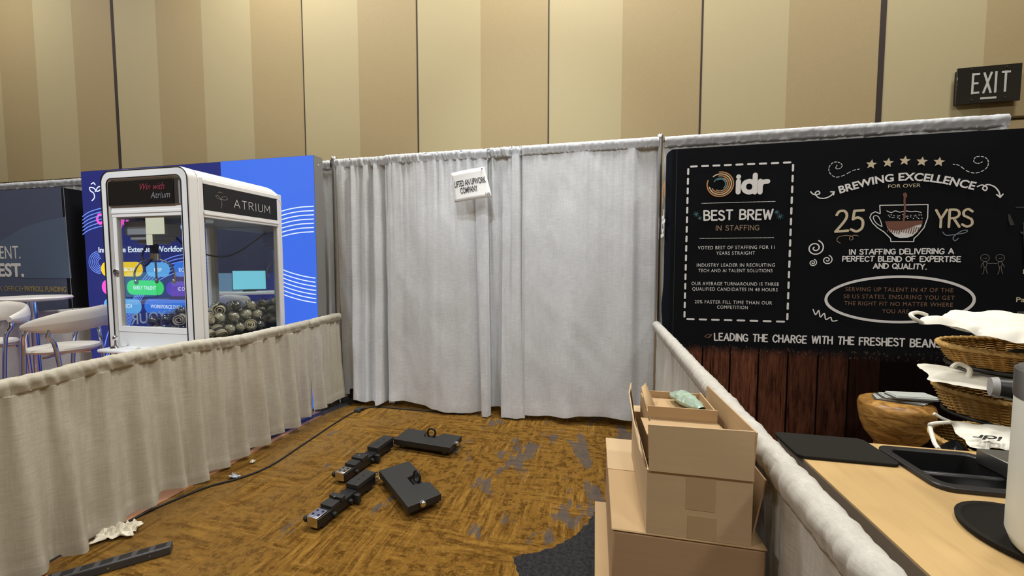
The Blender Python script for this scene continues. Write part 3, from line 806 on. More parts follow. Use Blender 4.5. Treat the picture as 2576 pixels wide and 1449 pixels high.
mb = MB(); put_type(mb, pl, 'LIFTED AN UPWORK', .018, hS * .50, width=wS * .90, cap=hS * .20, bold=0.02); mb.build('lettering', M_INK, root)
mb = MB(); put_type(mb, pl, 'COMPANY', wS * .20, hS * .255, width=wS * .49, cap=hS * .20, bold=0.02); mb.build('lettering', M_INK, root)
mb = MB(); put_type(mb, pl, '110', wS * .86, hS * .07, width=wS * .11, cap=hS * .09, bold=0.02); mb.build('lettering', M_INK, root)
mb = MB(); pn_ = pl.p(wS * .93, hS * .95); mb.sphere(pn_ + Vector((0, -.004, 0)), .006, 8, 6); mb.tube([pn_ + Vector((0, -.002, 0)), pn_ + Vector((0, .15, 0))], .0012, 6); mb.build('pin', M_BLACKP, root)

# ------------------------------------------------------------------ exit sign
root = thing('exit_sign', 'dark glossy EXIT sign mounted high on the tan wall', 'sign', (2.908, WALL_Y - .04, 2.628))
M_SIGN = mat('smoked_acrylic', (0.022, 0.021, 0.018), 0.06, spec=0.8)
EX0, EX1, EZ0, EZ1, EY = 2.710, 3.107, 2.628, 2.902, WALL_Y - .045
MB().box((EX0 + .015, EY + .012, EZ0 + .012), (EX1 - .015, WALL_Y - .001, EZ1 - .012)).build('housing', M_BLACKP, root)
MB().box((EX0, EY, EZ0), (EX1, EY + .011, EZ1)).build('face_plate', M_SIGN, root, bevel=.002)
pl = Plane((EX0, EY, EZ0), (1, 0, 0), (0, 0, 1))
M_EXIT = mat('grey_sign_letters', (0.50, 0.50, 0.45), 0.5)
for ch, a in (('E', .098), ('X', .166), ('I', .234), ('T', .273)):
    mb = MB(); w = GL[ch][0] * .075 if ch != 'I' else 0.005
    t = .0145
    if ch == 'E':
        for s in ([(a, .070), (a, .226)], [(a, .217), (a + .042, .217)], [(a, .149), (a + .036, .149)], [(a, .079), (a + .044, .079)]): ribbon(mb, pl, s, t, caps=0)
    elif ch == 'X':
        ribbon(mb, pl, [(a, .070), (a + .047, .226)], t, caps=0); ribbon(mb, pl, [(a + .047, .070), (a, .226)], t, caps=0)
    elif ch == 'I': ribbon(mb, pl, [(a + .006, .070), (a + .006, .226)], t, caps=0)
    else:
        ribbon(mb, pl, [(a + .026, .070), (a + .026, .226)], t, caps=0); ribbon(mb, pl, [(a, .217), (a + .055, .217)], t, caps=0)
    mb.build('letter', M_EXIT, root)
mb = MB(); ribbon(mb, pl, [(.150, .034), (.250, .034)], .015, caps=0); mb.build('strip', M_EXIT, root)
for a, b in ((.095, .028), (.30, .030), (.085, .258), (.30, .255)):
    MB().lathe([(.006, 0), (.005, .004), (0, .005)], 10, Matrix.Translation(pl.p(a, b)) @ Matrix.Rotation(pi / 2, 4, 'X')).build('screw', M_CHROME, root)

# ------------------------------------------------------------------ chalkboard display on the right
BY = 3.18
BX0, BX1, BZ0, BZ1 = 0.567, 3.62, 0.03, 2.272
root = thing('display_banner', 'tall black chalkboard style fabric display with printed wood boards along its base', 'banner', ((BX0 + BX1) / 2, BY + .08, 0))
rows = []
for j in range(41):
    z = BZ0 + (BZ1 - BZ0) * j / 40
    row = []
    for i in range(81):
        x = BX0 + (BX1 - BX0) * i / 80
        d = 0.004 * noise(Vector((x * 2, z * 2, 3))) * min(1, (x - BX0) * 6)
        row.append((x, BY + d, z))
    rows.append(row)
FP = MB().grid(rows)
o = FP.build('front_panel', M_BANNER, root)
# keep the print registered to the room: object coordinates = world offset
for v in o.data.vertices: v.co = v.co + root.location
o.location = -root.location
rows = []
for j in range(31):
    z = BZ0 + (BZ1 - BZ0) * j / 30
    row = []
    for i in range(9):
        a = i / 8
        bul = 0.018 * sin(pi * a) + 0.016 * exp(-((z - 1.05) / .12) ** 2) * a
        zz = z - (0.03 * a * a if j == 30 else 0)
        row.append((BX0 - bul - 0.012 * a, BY + 0.19 * a, zz))
    rows.append(row[::-1])
MB().grid(rows).build('side_panel', M_BLACKCLOTH, root)
MB().box((BX0, BY + .004, BZ1 - .02), (BX1, BY + .19, BZ1 - .005)).build('top_edge', M_BLACKCLOTH, root)
MB().box((BX1 - .01, BY + .004, BZ0), (BX1, BY + .19, BZ1)).build('side_panel', M_BLACKCLOTH, root)
mb = MB()
for xx in (BX0 + .08, 1.4, 2.4, BX1 - .08):
    mb.tube([(xx, BY + .16, 0.0), (xx, BY + .16, BZ1 - .03)], .011, 8)
mb.build('frame', M_ALU, root)
mb = MB(); pl0 = Plane((0, BY - .006, 0), (1, 0, 0), (0, 0, 1))
ribbon(mb, pl0, [(BX0 + .03, BZ0 + .02), (BX0 + .03, BZ1 - .01)], .003, caps=0); mb.build('seam', M_DKPHOTO, root)
PB = Plane((0, BY - .006, 0), (1, 0, 0), (0, 0, 1))
def B(px, py):
    p = onY(px, py, BY); return (p.x, p.z)
def bstroke(mb, pxs, t, smooth=True, n=6, lift=1.0):
    p = [B(*a) for a in pxs]
    p = [(v.x, v.y) for v in cat_rom([Vector(a) for a in p], n)] if smooth else p
    ribbon(mb, PB, p, t, lift=lift)
def btype(text, L, Rr, hpx, m, bold=0.0, spacing=1.0):
    a, b = B(*L), B(*Rr); cap = B(L[0], L[1] - hpx)[1] - a[1]
    mb = MB(); put_type(mb, PB, text, a[0], a[1], width=b[0] - a[0], cap=cap, bold=bold, spacing=spacing)
    return mb.build('lettering', m, root)
def bhand(text, L, Rr, hpx, t, m, gap=.2, jit=.06):
    a, b = B(*L), B(*Rr); cap = B(L[0], L[1] - hpx)[1] - a[1]
    mb = MB(); put_strokes(mb, PB, text, a[0], a[1], b[0] - a[0], cap, t, gap, jit, slope=(b[1] - a[1]) / (b[0] - a[0]))
    return mb.build('lettering', m, root)
# dashed frame
mb = MB()
def dash(mb, p, r, n, t, frac=.52):
    a, b = Vector(B(*p)), Vector(B(*r))
    for i in range(n):
        c0 = a.lerp(b, (i + .5 - frac / 2) / n); c1 = a.lerp(b, (i + .5 + frac / 2) / n)
        mb = MB(); ribbon(mb, PB, [tuple(c0), tuple(c1)], t); mb.build('dash', M_CHALK, root)
dash(mb, (1731, 420), (1994, 409), 9, .014); dash(mb, (1721, 802), (1979, 809), 8, .014)
dash(mb, (1731, 420), (1721, 802), 16, .014); dash(mb, (1994, 409), (1979, 809), 15, .014)
# ring logo
cx, cz = B(1811, 464)
lg = None
for rad, a0, a1, m in ((.090, -200, 95, M_ORANGE), (.076, -165, 130, M_CREAM), (.062, -150, 100, M_ORANGE), (.049, -120, 60, M_TANP), (.046, 40, 155, M_TEALP), (.037, -50, 120, M_TEALP)):
    mb = MB(); ribbon(mb, PB, [(cx + rad * cos(radians(a0 + (a1 - a0) * i / 30)), cz + rad * sin(radians(a0 + (a1 - a0) * i / 30))) for i in range(31)], .0085, caps=6)
    mb.build('logo_ring', m, root)
bhand('idr', (1853, 484), (1930, 484), 42, .034, M_CHALK, gap=.22, jit=0)
def rule(p, r):
    mb = MB(); a, b = Vector(B(*p)), Vector(B(*r))
    for i in range(60):
        ribbon(mb, PB, [tuple(a.lerp(b, (i + .1) / 60)), tuple(a.lerp(b, (i + .8) / 60))], .0045, caps=0)
    mb.build('rule', M_CHALK, root)
rule((1764, 512), (1950, 507)); rule((1759, 600), (1946, 598))
bhand('BEST BREW', (1771, 554), (1941, 551), 23, .0125, M_CHALK, gap=.22, jit=.05)
bhand('IN STAFFING', (1800, 580), (1908, 579), 12, .0042, M_TANP, gap=.22, jit=0)
for i, (t1, L, Rr) in enumerate([('VOTED BEST OF STAFFING FOR 11', (1755, 627.5), (1947, 627)), ('YEARS STRAIGHT', (1801, 641), (1898, 640.5)),
        ('INDUSTRY LEADER IN RECRUITING', (1752, 671), (1948, 671)), ('TECH AND AI TALENT SOLUTIONS', (1756, 684.5), (1942, 685)),
        ('OUR AVERAGE TURNAROUND IS THREE', (1739, 717), (1958, 719)), ('QUALIFIED CANDIDATES IN 48 HOURS', (1741, 730.5), (1955, 732.5)),
        ('20% FASTER FILL TIME THAN OUR', (1747, 762.5), (1941, 765)), ('COMPETITION', (1803, 776), (1880, 777.5))]):
    btype(t1, L, Rr, 8.6, M_CHALK, bold=0.0, spacing=1.15)
def star6(px, py, r):
    mb = MB(); c = B(px, py)
    for k in range(4):
        a = pi * k / 4 + .2; ribbon(mb, PB, [(c[0] - r * cos(a), c[1] - r * sin(a)), (c[0] + r * cos(a), c[1] + r * sin(a))], .0028, caps=0)
    mb.build('sparkle', M_TEALP, root)
star6(1751, 539, .021); star6(1760, 549, .015); star6(1953, 534, .016); star6(1961, 545, .023)
# five stars
for px, py, r in ((2190, 414, .034), (2232, 410, .034), (2274, 405, .034), (2317, 407, .034), (2360, 408, .034)):
    c = B(px, py); mb = MB()
    pts = [(c[0] + r * (1 if i % 2 == 0 else .45) * sin(pi * i / 5 + .12), c[1] + r * (1 if i % 2 == 0 else .45) * cos(pi * i / 5 + .12)) for i in range(10)]
    for i in range(10): mb.add([PB.p(*c), PB.p(*pts[(i + 1) % 10]), PB.p(*pts[i])], [(0, 1, 2)])
    mb.build('star', M_CREAM, root)
# arched heading
A0 = [(2111, 487), (2150, 476), (2200, 463), (2274, 454), (2350, 459), (2400, 468), (2447, 478)]
arc = cat_rom([Vector(B(*p)) for p in A0], 12)
alen = [0.0]
for a, b in zip(arc, arc[1:]): alen.append(alen[-1] + (b - a).length)
def on_arc(s, yy):
    for i in range(len(arc) - 1):
        if s <= alen[i + 1] or i == len(arc) - 2:
            d = (arc[i + 1] - arc[i]); tt = (s - alen[i]) / max(1e-6, d.length); p = arc[i] + d * tt
            d = d.normalized(); return (p.x - d.y * yy, p.y + d.x * yy)
mb = MB(); put_type(mb, PB, 'BREWING EXCELLENCE', 0, 0, width=alen[-1], cap=.052, bold=.03, warp=on_arc); mb.build('lettering', M_CHALK, root)
btype('FOR OVER', (2232, 473.5), (2313, 473.5), 9, M_CREAM)
bhand('25', (2100, 583), (2168, 582), 52, .017, M_CREAM, gap=.16, jit=.0)
bhand('YRS', (2350, 572), (2443, 570), 43, .015, M_CREAM, gap=.16, jit=.0)
bhand('IN STAFFING DELIVERING A', (2135, 640), (2396, 638), 12, .0075, M_CHALK)
bhand('PERFECT BLEND OF EXPERTISE', (2118, 657), (2413, 658), 12, .0075, M_CHALK)
bhand('AND QUALITY.', (2195, 675), (2328, 677), 12, .0075, M_CHALK)
btype('SERVING UP TALENT IN 47 OF THE', (2125, 732), (2395, 735), 10.5, M_BROWNP, bold=0.0, spacing=1.12)
btype('50 US STATES, ENSURING YOU GET', (2120, 750), (2399, 752), 10.5, M_BROWNP, bold=0.0, spacing=1.12)
btype('THE RIGHT FIT NO MATTER WHERE', (2122, 767), (2394, 771), 10.5, M_BROWNP, bold=0.0, spacing=1.12)
btype('YOU ARE.', (2217, 787), (2288, 787), 10.5, M_BROWNP, bold=0.0, spacing=1.12)
bhand('LEADING THE CHARGE WITH THE FRESHEST BEANS IN RECRUITING', (1797, 855), (2560, 880), 17, .0095, M_CHALK, gap=.24)
# chalk ellipse
mb = MB()
pts = [(2262 + 186 * cos(a) , 753 + 57 * sin(a)) for a in [2 * pi * i / 60 for i in range(61)]]
for s, tt in ((1.0, .018), (1.012, .008), (.992, .007)):
    ribbon(mb, PB, [B(2262 + (x - 2262) * s, 753 + (y - 753) * s + (1 if s != 1 else 0)) for x, y in pts], tt, caps=6)
mb.build('ellipse_drawing', M_CHALK, root)
# cup
mb = MB()
for s in ([(2211, 517), (2332, 515), (2331, 548), (2322, 573), (2306, 592), (2297, 600), (2296, 608), (2239, 608), (2238, 600), (2222, 584), (2205, 573), (2193, 561), (2186, 548), (2190, 538), (2200, 533), (2211, 538)],):
    ribbon(mb, PB, [B(*p) for p in s], .006, closed=False)
ribbon(mb, PB, [B(2211, 517), B(2212, 538)], .006)
bstroke(mb, [(2216, 570), (2203, 562), (2195, 549), (2199, 543), (2207, 545), (2213, 556), (2217, 570)], .005)
bstroke(mb, [(2229, 531), (2240, 535), (2250, 531), (2262, 534), (2275, 531), (2290, 533), (2302, 532), (2315, 535)], .005)
for i in range(26):
    px = 2234 + (i % 13) * 6.8 + random.uniform(-2, 2); py = 541 + (i // 13) * 6 + random.uniform(-2, 3)
    ribbon(mb, PB, [B(px, py), B(px + 2, py + 1)], .004, caps=4)
cup = mb.build('cup_drawing', M_CHALK, root)
mb = MB(); flat(mb, PB, [B(*p) for p in [(2226, 557), (2317, 556), (2316, 568), (2306, 583), (2293, 594), (2281, 598), (2262, 599), (2250, 595), (2236, 582), (2229, 571)]], .8)
mb.build('cup_fill', M_CHALK, cup)
mb = MB()
flat(mb, PB, [B(*p) for p in [(2224, 557), (2318, 555), (2318, 563), (2300, 568), (2285, 574), (2270, 578), (2250, 580), (2236, 577), (2228, 569)]], 1.4)
bstroke(mb, [(2275, 488), (2273, 505), (2274, 525), (2271, 555)], .012, lift=1.4)
ribbon(mb, PB, [B(2274, 489), B(2275, 494)], .022, lift=1.4)
for i in range(14):
    px = 2234 + i * 5.8; ribbon(mb, PB, [B(px, 572), B(px - 4, 583 + (i * 7) % 6)], .006, lift=1.4, caps=4)
mb.build('coffee_fill', M_COCOA, cup)
# swirls, arrows, squiggles
def sketch(name, m, lines, t, dashed=False):
    mb = MB()
    for l in lines:
        p = [B(*a) for a in l]; p = [(v.x, v.y) for v in cat_rom([Vector(a) for a in p], 8)]
        if dashed:
            for i in range(0, len(p) - 3, 5): ribbon(mb, PB, p[i:i + 4], t, caps=6)
        else: ribbon(mb, PB, p, t, caps=6)
    mb.build(name, m, root)
sketch('swirl', M_CHALK, [[(2160, 426), (2143, 430), (2120, 442), (2100, 446), (2086, 436), (2084, 422), (2094, 410), (2108, 409), (2117, 417), (2110, 425), (2101, 424), (2104, 416)]], .0045, True)
sketch('swirl', M_CHALK, [[(2395, 414), (2410, 417), (2430, 431), (2450, 436), (2470, 430), (2482, 418), (2482, 403), (2470, 395), (2452, 396), (2447, 407), (2457, 412), (2468, 408)]], .0045, True)
sketch('arrow', M_CHALK, [[(2038, 483), (2046, 490), (2060, 488), (2057, 481), (2049, 487), (2058, 498), (2074, 499), (2088, 493), (2096, 484)]], .008)
sketch('arrow', M_CHALK, [[(2456, 470), (2468, 466), (2480, 472), (2476, 480), (2469, 474), (2480, 465), (2498, 470), (2509, 482), (2513, 495)]], .008)
mb = MB(); ribbon(mb, PB, [B(2088, 483), B(2097, 483), B(2095, 491)], .008); ribbon(mb, PB, [B(2504, 490), B(2513, 497), B(2520, 489)], .008); mb.build('arrow_heads', M_CHALK, root)
sketch('flourish', M_TANP, [[(2112, 612), (2104, 606), (2107, 597), (2122, 593), (2140, 594), (2144, 601), (2137, 604), (2136, 597), (2148, 592), (2157, 594)]], .004)
sketch('flourish', M_GREYB, [[(2369, 584), (2378, 592), (2400, 590), (2424, 586), (2431, 580), (2420, 580), (2405, 588), (2395, 598), (2399, 606), (2408, 600)]], .006)
def spiral(px, py, r, turns, t, m=M_CHALK):
    mb = MB(); c = B(px, py); n = int(30 * turns)
    ribbon(mb, PB, [(c[0] + r * (1 - i / n * .85) * cos(-2 * pi * turns * i / n + 1.2), c[1] + r * (1 - i / n * .85) * sin(-2 * pi * turns * i / n + 1.2)) for i in range(n + 1)], t, caps=6)
    mb.build('spiral', m, root)
spiral(2049, 624, .056, 1.8, .0085); spiral(2079, 654, .034, 1.6, .007); spiral(2043, 661, .026, 1.7, .0065)
sketch('squiggle', M_CHALK, [[(2044, 778), (2050, 791), (2058, 781), (2062, 797), (2072, 788), (2076, 803), (2088, 798), (2092, 807), (2104, 806)]], .008)
sketch('leaf_drawing', M_BROWNP, [[(1772, 846), (1780, 841), (1789, 843), (1781, 849), (1772, 846)], [(1780, 849), (1790, 840)]], .004)
for dx0 in (0, 38):
    mb = MB(); c0 = 2475 + dx0
    p = [B(c0 + 11 * cos(2 * pi * i / 20), 649 + 9 * sin(2 * pi * i / 20)) for i in range(21)]; ribbon(mb, PB, p, .003, caps=0)
    bstroke(mb, [(c0 - 4, 650), (c0 + 1, 651), (c0 + 5, 648)], .003)
    s = 1 if dx0 == 0 else -1
    for l in ([(c0 - 4, 659), (c0 + 4, 659), (c0 + 4, 668), (c0, 672), (c0 - 4, 668), (c0 - 4, 659)], [(c0 - 4 * s, 660), (c0 - 9 * s, 668), (c0 - 10 * s, 673)],
              [(c0 + 4 * s, 661), (c0 + 12 * s, 663), (c0 + 19 * s, 662)], [(c0 - 2, 671), (c0 - 3, 683), (c0 - 7, 690)], [(c0 + 2, 671), (c0 + 4, 682), (c0 + 6, 689)]):
        bstroke(mb, l, .003)
    mb.build('figure_drawing', M_GREYP, root)
# print cut by the picture's right edge
mb = MB()
for poly in ([(2532, 540), (2537, 539), (2543, 552), (2549, 566), (2538, 568), (2534, 555)], [(2562, 583), (2572, 583), (2573, 590), (2565, 588)], [(2552, 521), (2590, 520), (2590, 524), (2552, 524)],
             [(2570, 560), (2600, 556), (2600, 700), (2574, 660)]):
    flat(mb, PB, [B(*p) for p in poly][::-1])
mb.build('photo_print', M_DKPHOTO, root)
btype('Erin Park', (2571, 689), (2660, 689), 13, M_CREAM, .02) if False else None
for tx, L, w in (('E', (2570, 689), 9), ('Pa', (2553, 759), 22), ('ra', (2556, 791), 20), ('E', (2563, 806), 9)):
    btype(tx, L, (L[0] + w, L[1]), 12, M_GREYP if L[1] > 770 else M_CREAM, .015)
# logo on the display's end panel, lettering running up the side
plS = Plane((BX0 - .030, BY + .17, 1.60), (0, 0, 1), (0, -1, 0)); plS.n = Vector((-1, 0, 0)); plS.eps = .012
mb = MB(); put_strokes(mb, plS, 'idr', .02, .02, .20, .13, .030, .22); mb.build('side_lettering', M_CHALK, root)
mb = MB()
for rad in (.085, .068, .05): ribbon(mb, plS, [(.36 + rad * cos(a), .08 + rad * .9 * sin(a)) for a in [radians(-160 + 11 * i) for i in range(26)]], .010, caps=6)
mb.build('side_logo', M_ORANGE, root)

# ------------------------------------------------------------------ blue light box of the left booth
LY = 3.14
root = thing('light_box', 'navy backlit display with coloured pill labels and cursive headline behind the claw machine', 'display', (-4.6, LY + .06, 0))
LX0, LX1, LXM, LZ = -5.44, -2.545, -3.585, 2.40
MB().box((LX0, LY, 0.02), (LXM - .004, LY + .005, LZ)).build('front_panel', E_NAVY, root)
MB().box((LX0, LY + .005, 0), (LXM - .004, LY + .11, LZ + .004)).build('frame', M_STEEL, root)
root2 = thing('light_box', 'bright blue backlit display with white curved lines beside the left metal pole', 'display', (-3.05, LY + .06, 0))
MB().box((LXM, LY - .01, 0.02), (LX1, LY - .005, LZ)).build('front_panel', E_BLUE, root2)
MB().box((LXM, LY - .005, 0), (LX1 + .004, LY + .11, LZ + .004)).build('frame', mat('grey_box_frame', (0.27, 0.265, 0.255), 0.5, 0.3), root2)
MB().lathe([(.008, 0), (.008, .004), (0, .005)], 12, Matrix.Translation((LX1 + .004, LY + .045, LZ - .075)) @ Matrix.Rotation(pi / 2, 4, 'Y')).build('lock_button', M_WHITES, root2)
PLX = Plane((0, LY, 0), (1, 0, 0), (0, 0, 1)); PL2 = Plane((0, LY - .01, 0), (1, 0, 0), (0, 0, 1))
def Lp(px, py): p = onY(px, py, LY); return (p.x, p.z)
def ltype(text, L, Rr, hpx, m, bold=0.0, lift=2.0, rt=None):
    a, b = Lp(*L), Lp(*Rr); cap = Lp(L[0], L[1] - hpx)[1] - a[1]
    mb = MB(); put_type(mb, PLX, text, a[0], a[1], width=b[0] - a[0], cap=cap, bold=bold, lift=lift)
    return mb.build('lettering', m, rt or root)
def waves(ends, n, off, t, m, pl, rt, name='curved_line'):
    for i in range(n):
        mb = MB(); p = [Lp(x, y + off * i) for x, y in ends]
        p = [(v.x, v.y) for v in cat_rom([Vector(a) for a in p], 8)]
        p = [a for a in p if (a[0] < LX1 - .005 and a[0] > LXM + .005) or pl is PLX]
        ribbon(mb, pl, p, t, caps=0); mb.build(name, m, rt)
waves([(560, 660), (620, 590), (660, 556), (687, 541), (720, 529), (755, 522), (784, 520), (800, 519)], 7, 10.6, .009, E_WHITE, PL2, root2)
waves([(560, 560), (620, 616), (650, 642), (690, 666), (720, 681), (755, 692), (784, 698), (800, 700)], 7, 10.2, .009, E_WHITE, PL2, root2)
waves([(208, 545), (222, 535), (240, 528), (258, 524), (280, 526), (300, 540)], 6, 9, .010, E_LINE, PLX, root)
waves([(255, 905), (290, 850), (320, 790), (350, 720), (380, 680), (420, 652), (465, 640), (520, 640)], 6, 8.5, .010, E_LINE, PLX, root)
mb = MB()
for i in range(6):
    c = Lp(252 + i * 1.0, 660)
    ribbon(mb, PLX, [(c[0] + (.16 - .02 * i) * cos(a), c[1] + (.12 - .015 * i) * sin(a)) for a in [radians(100 + 9 * j) for j in range(20)]], .008, caps=0)
mb.build('swirl', E_LINE, root)
waves([(256, 920), (262, 880), (270, 845), (280, 815)], 4, 0, .012, E_LINE, PLX, root)
mb = MB()
for l in ([(232, 505), (238, 497), (236, 486), (228, 480), (226, 472), (236, 473), (244, 481), (252, 478), (256, 470), (247, 471), (240, 482)], [(230, 463), (236, 460), (240, 465)]):
    p = [(v.x, v.y) for v in cat_rom([Vector(Lp(*a)) for a in l], 6)]; ribbon(mb, PLX, p, .012)
mb.build('flower_logo', E_WHITE, root)
mb = MB()
for l in ([(258, 541), (249, 541), (245, 552), (252, 562), (262, 556)], [(303, 549), (296, 551), (294, 560), (301, 562), (305, 552), (306, 566), (301, 577), (294, 573)], [(312, 549), (310, 560), (315, 563), (320, 556), (321, 546), (321, 562)]):
    p = [(v.x, v.y) for v in cat_rom([Vector(Lp(*a)) for a in l], 6)]; ribbon(mb, PLX, p, .030)
mb.build('cursive_lettering', E_PINK, root)
mb = MB()
for l in ([(418, 562), (424, 575), (430, 566), (434, 590), (437, 575), (441, 566)], [(444, 563), (445, 576), (452, 577), (458, 566), (460, 578), (468, 572)]):
    p = [(v.x, v.y) for v in cat_rom([Vector(Lp(*a)) for a in l], 6)]; ribbon(mb, PLX, p, .022)
mb.build('cursive_lettering', E_PALE, root)
ltype('Innovative Extended Workforce', (249, 635), (478, 634), 14, E_WHITE, .02)
PILLS = [(255, 360, 677, E_YEL, 'SOURCING', 296, 345), (368, 428, 678, E_SKY, 'MSP', 389, 408), (436, 505, 678, E_MID, 'EOR', 451, 474),
         (257, 313, 722, E_PINK, None, 0, 0), (320, 413, 723, E_GREEN, 'EARLY TALENT', 337, 394), (419, 520, 726, E_PURP, 'IC COMPLIANCE', 449, 510),
         (262, 357, 768, E_SKY, 'DIRECT TECH', 280, 333), (364, 500, 770, E_MID, 'WORKFORCE DATA', 380, 461)]
for a, b, cyp, m, tx, ta, tb in PILLS:
    p0, p1 = Lp(a, cyp), Lp(b, cyp); mb = MB(); r = (Lp(a, cyp - 18)[1] - Lp(a, cyp + 18)[1]) / 2
    capsule(mb, PLX, p0[0], p1[0], p0[1], r, 1.6)
    pill = mb.build('pill_label', m, root)
    if tx: ltype(tx, (ta, cyp + 5), (tb, cyp + 5), 9.5, E_WHITE, .015, 2.6)

# ------------------------------------------------------------------ dark slate display, far left
DX1, DYf, DZ = -5.68, 3.10, 2.24
root = thing('display_banner', 'dark slate fabric display with white and gold lettering at the far left', 'banner', (-7.2, DYf + .08, 0))
MB().box((-8.9, DYf, .03), (DX1, DYf + .004, DZ)).build('front_panel', M_SLATE, root)
MB().box((DX1, DYf + .003, .03), (DX1 + .006, DYf + .22, DZ - .004)).build('side_panel', M_SLATEB, root)
MB().box((-8.9, DYf + .004, DZ - .012), (DX1, DYf + .2, DZ - .004)).build('top_edge', M_SLATEB, root)
mb = MB()
for xx in (-8.8, -7.3, -5.8): mb.tube([(xx, DYf + .14, 0), (xx, DYf + .14, DZ - .03)], .011, 8)
mb.build('frame', M_ALU, root)
PD = Plane((0, DYf, 0), (1, 0, 0), (0, 0, 1))
def Dp(px, py): p = onY(px, py, DYf); return (p.x, p.z)
mb = MB(); ribbon(mb, PD, [Dp(160, 473), Dp(190, 860)], .010, caps=0); mb.build('edge_piping', mat('pale_piping', (.30, .33, .36), .5), root)
mb = MB(); flat(mb, PD, [Dp(*p) for p in [(-40, 640), (0, 607), (60, 572), (110, 556), (165, 545), (181, 700), (60, 700)]][::-1], .6); mb.build('print_shape', M_SLATE2, root)
def dtype(text, L, Rr, hpx, m, bold=0.0):
    a, b = Dp(*L), Dp(*Rr); cap = Dp(L[0], L[1] - hpx)[1] - a[1]
    mb = MB(); put_type(mb, PD, text, a[0], a[1], width=b[0] - a[0], cap=cap, bold=bold, lift=2); mb.build('lettering', m, root)
dtype('TALENT.', (-44, 651), (53, 652), 33, M_CHALK, .0)
dtype('INVEST.', (-62, 694), (62, 695), 32, M_CHALK, .035)
dtype('BACK OFFICE', (-26, 731), (55, 732), 13, M_GOLDP, .0)
dtype('\u2022 PAYROLL FUNDING', (56, 732), (168, 733), 13, M_GOLDP, .03)

# ------------------------------------------------------------------ claw machine
CX0, CX1, CY0, CY1, CZ = -3.425, -2.655, 2.10, 2.87, 2.045
root = thing('claw_machine', 'white claw vending machine with black marquees, glass sides and prizes inside', 'machine', ((CX0 + CX1) / 2, (CY0 + CY1) / 2, 0))
M_CAB = mat('cabinet_white', (0.74, 0.74, 0.73), 0.4)
MB().box((CX0 + .012, CY0 + .012, 0), (CX1 - .012, CY1 - .01, .80)).build('cabinet', M_CAB, root, bevel=.008)
def arch(r_out, inset, top):                         # outline of the rounded arch, open at the bottom
    pts = []
    x0, x1, zt = CX0 + inset, CX1 - inset, top - inset
    pts.append((x1, 0.0)); 
    for i in range(9):
        a = pi / 2 * i / 8; pts.append((x1 - r_out + r_out * cos(a), zt - r_out + r_out * sin(a)))
    for i in range(9):
        a = pi / 2 + pi / 2 * i / 8; pts.append((x0 + r_out + r_out * cos(a), zt - r_out + r_out * sin(a)))
    pts.append((x0, 0.0))
    return pts
def arch_band(mb, out, inn, y0, y1):
    n = len(out)
    vs = [(x, y0, z) for x, z in out] + [(x, y0, z) for x, z in inn] + [(x, y1, z) for x, z in out] + [(x, y1, z) for x, z in inn]
    fs = []
    for i in range(n - 1):
        fs += [(i, i + 1, n + i + 1, n + i), (2 * n + i, 3 * n + i, 3 * n + i + 1, 2 * n + i + 1), (i, 2 * n + i, 2 * n + i + 1, i + 1), (n + i, n + i + 1, 3 * n + i + 1, 3 * n + i)]
    mb.add(vs, fs)
mb = MB(); arch_band(mb, arch(.085, 0, CZ), arch(.045, .062, CZ), CY0 - .02, CY0 + .05); mb.build('front_arch', M_WHITEP, root, bevel=.010)
mb = MB()
top_o = [p for p in arch(.085, .002, CZ)][1:-1]
ysteps = [CY0 + .05, CY1 - .10, CY1 - .06, CY1 - .025, CY1]
drops = [0, 0, .006, .022, .060]
rows = []
for yv, dr in zip(ysteps, drops):
    rows.append([(x, yv, z - dr) for x, z in top_o])
mb.grid(rows)
mb.add([Vector(p) for p in rows[-1]] + [Vector((CX0 + .002, CY1, 1.93)), Vector((CX1 - .002, CY1, 1.93))], [tuple(range(len(rows[-1]))) + (len(rows[-1]), len(rows[-1]) + 1)])
mb.build('roof', M_WHITEP, root)
mb = MB()
mb.tube([(x, CY0 - .021, z) for x, z in arch(.083, .004, CZ)], .0035, 6); mb.tube([(x, CY0 - .021, z) for x, z in arch(.045, .056, CZ)], .0035, 6)
mb.build('black_piping', M_BLACKP, root)
for (xa, xb, ya, yb) in ((CX0 + .004, CX0 + .05, CY1 - .055, CY1 - .003), (CX1 - .05, CX1 - .004, CY1 - .055, CY1 - .003), (CX1 - .062, CX1 - .002, CY0 + .05, CY0 + .085)):
    MB().box((xa, ya, .80), (xb, yb, 1.99)).build('corner_post', M_WHITEP, root, bevel=.006)
# rails of the window frames
mb = MB(); mb.box((CX0 + .06, CY0 - .002, 1.722), (CX1 - .06, CY0 + .03, 1.79)); mb.box((CX0 + .06, CY0 - .006, 1.745), (CX1 - .06, CY0, 1.765)); mb.build('front_rail', M_WHITEP, root, bevel=.004)
mb = MB(); mb.box((CX1 - .03, CY0 + .08, 1.715), (CX1 + .004, CY1 - .05, 1.765)); mb.box((CX1 - .02, CY0 + .08, 1.732), (CX1 + .010, CY1 - .05, 1.748)); mb.build('side_rail', M_WHITEP, root, bevel=.003)
MB().box((CX1 - .03, CY0 + .08, 1.945), (CX1 + .002, CY1 - .05, 1.975)).build('side_rail', M_WHITEP, root, bevel=.003)
MB().box((CX1 - .03, CY0 + .08, .80), (CX1 + .002, CY1 - .05, .845)).build('side_rail', M_WHITEP, root, bevel=.003)
fw = MB()
for lo, hi in (((CX0 + .062, CY0 + .0, .905), (CX1 - .062, CY0 + .03, .945)), ((CX0 + .062, CY0 + .0, .94), (CX0 + .095, CY0 + .03, 1.725)), ((CX1 - .095, CY0 + .0, .94), (CX1 - .062, CY0 + .03, 1.725))): fw.box(lo, hi)
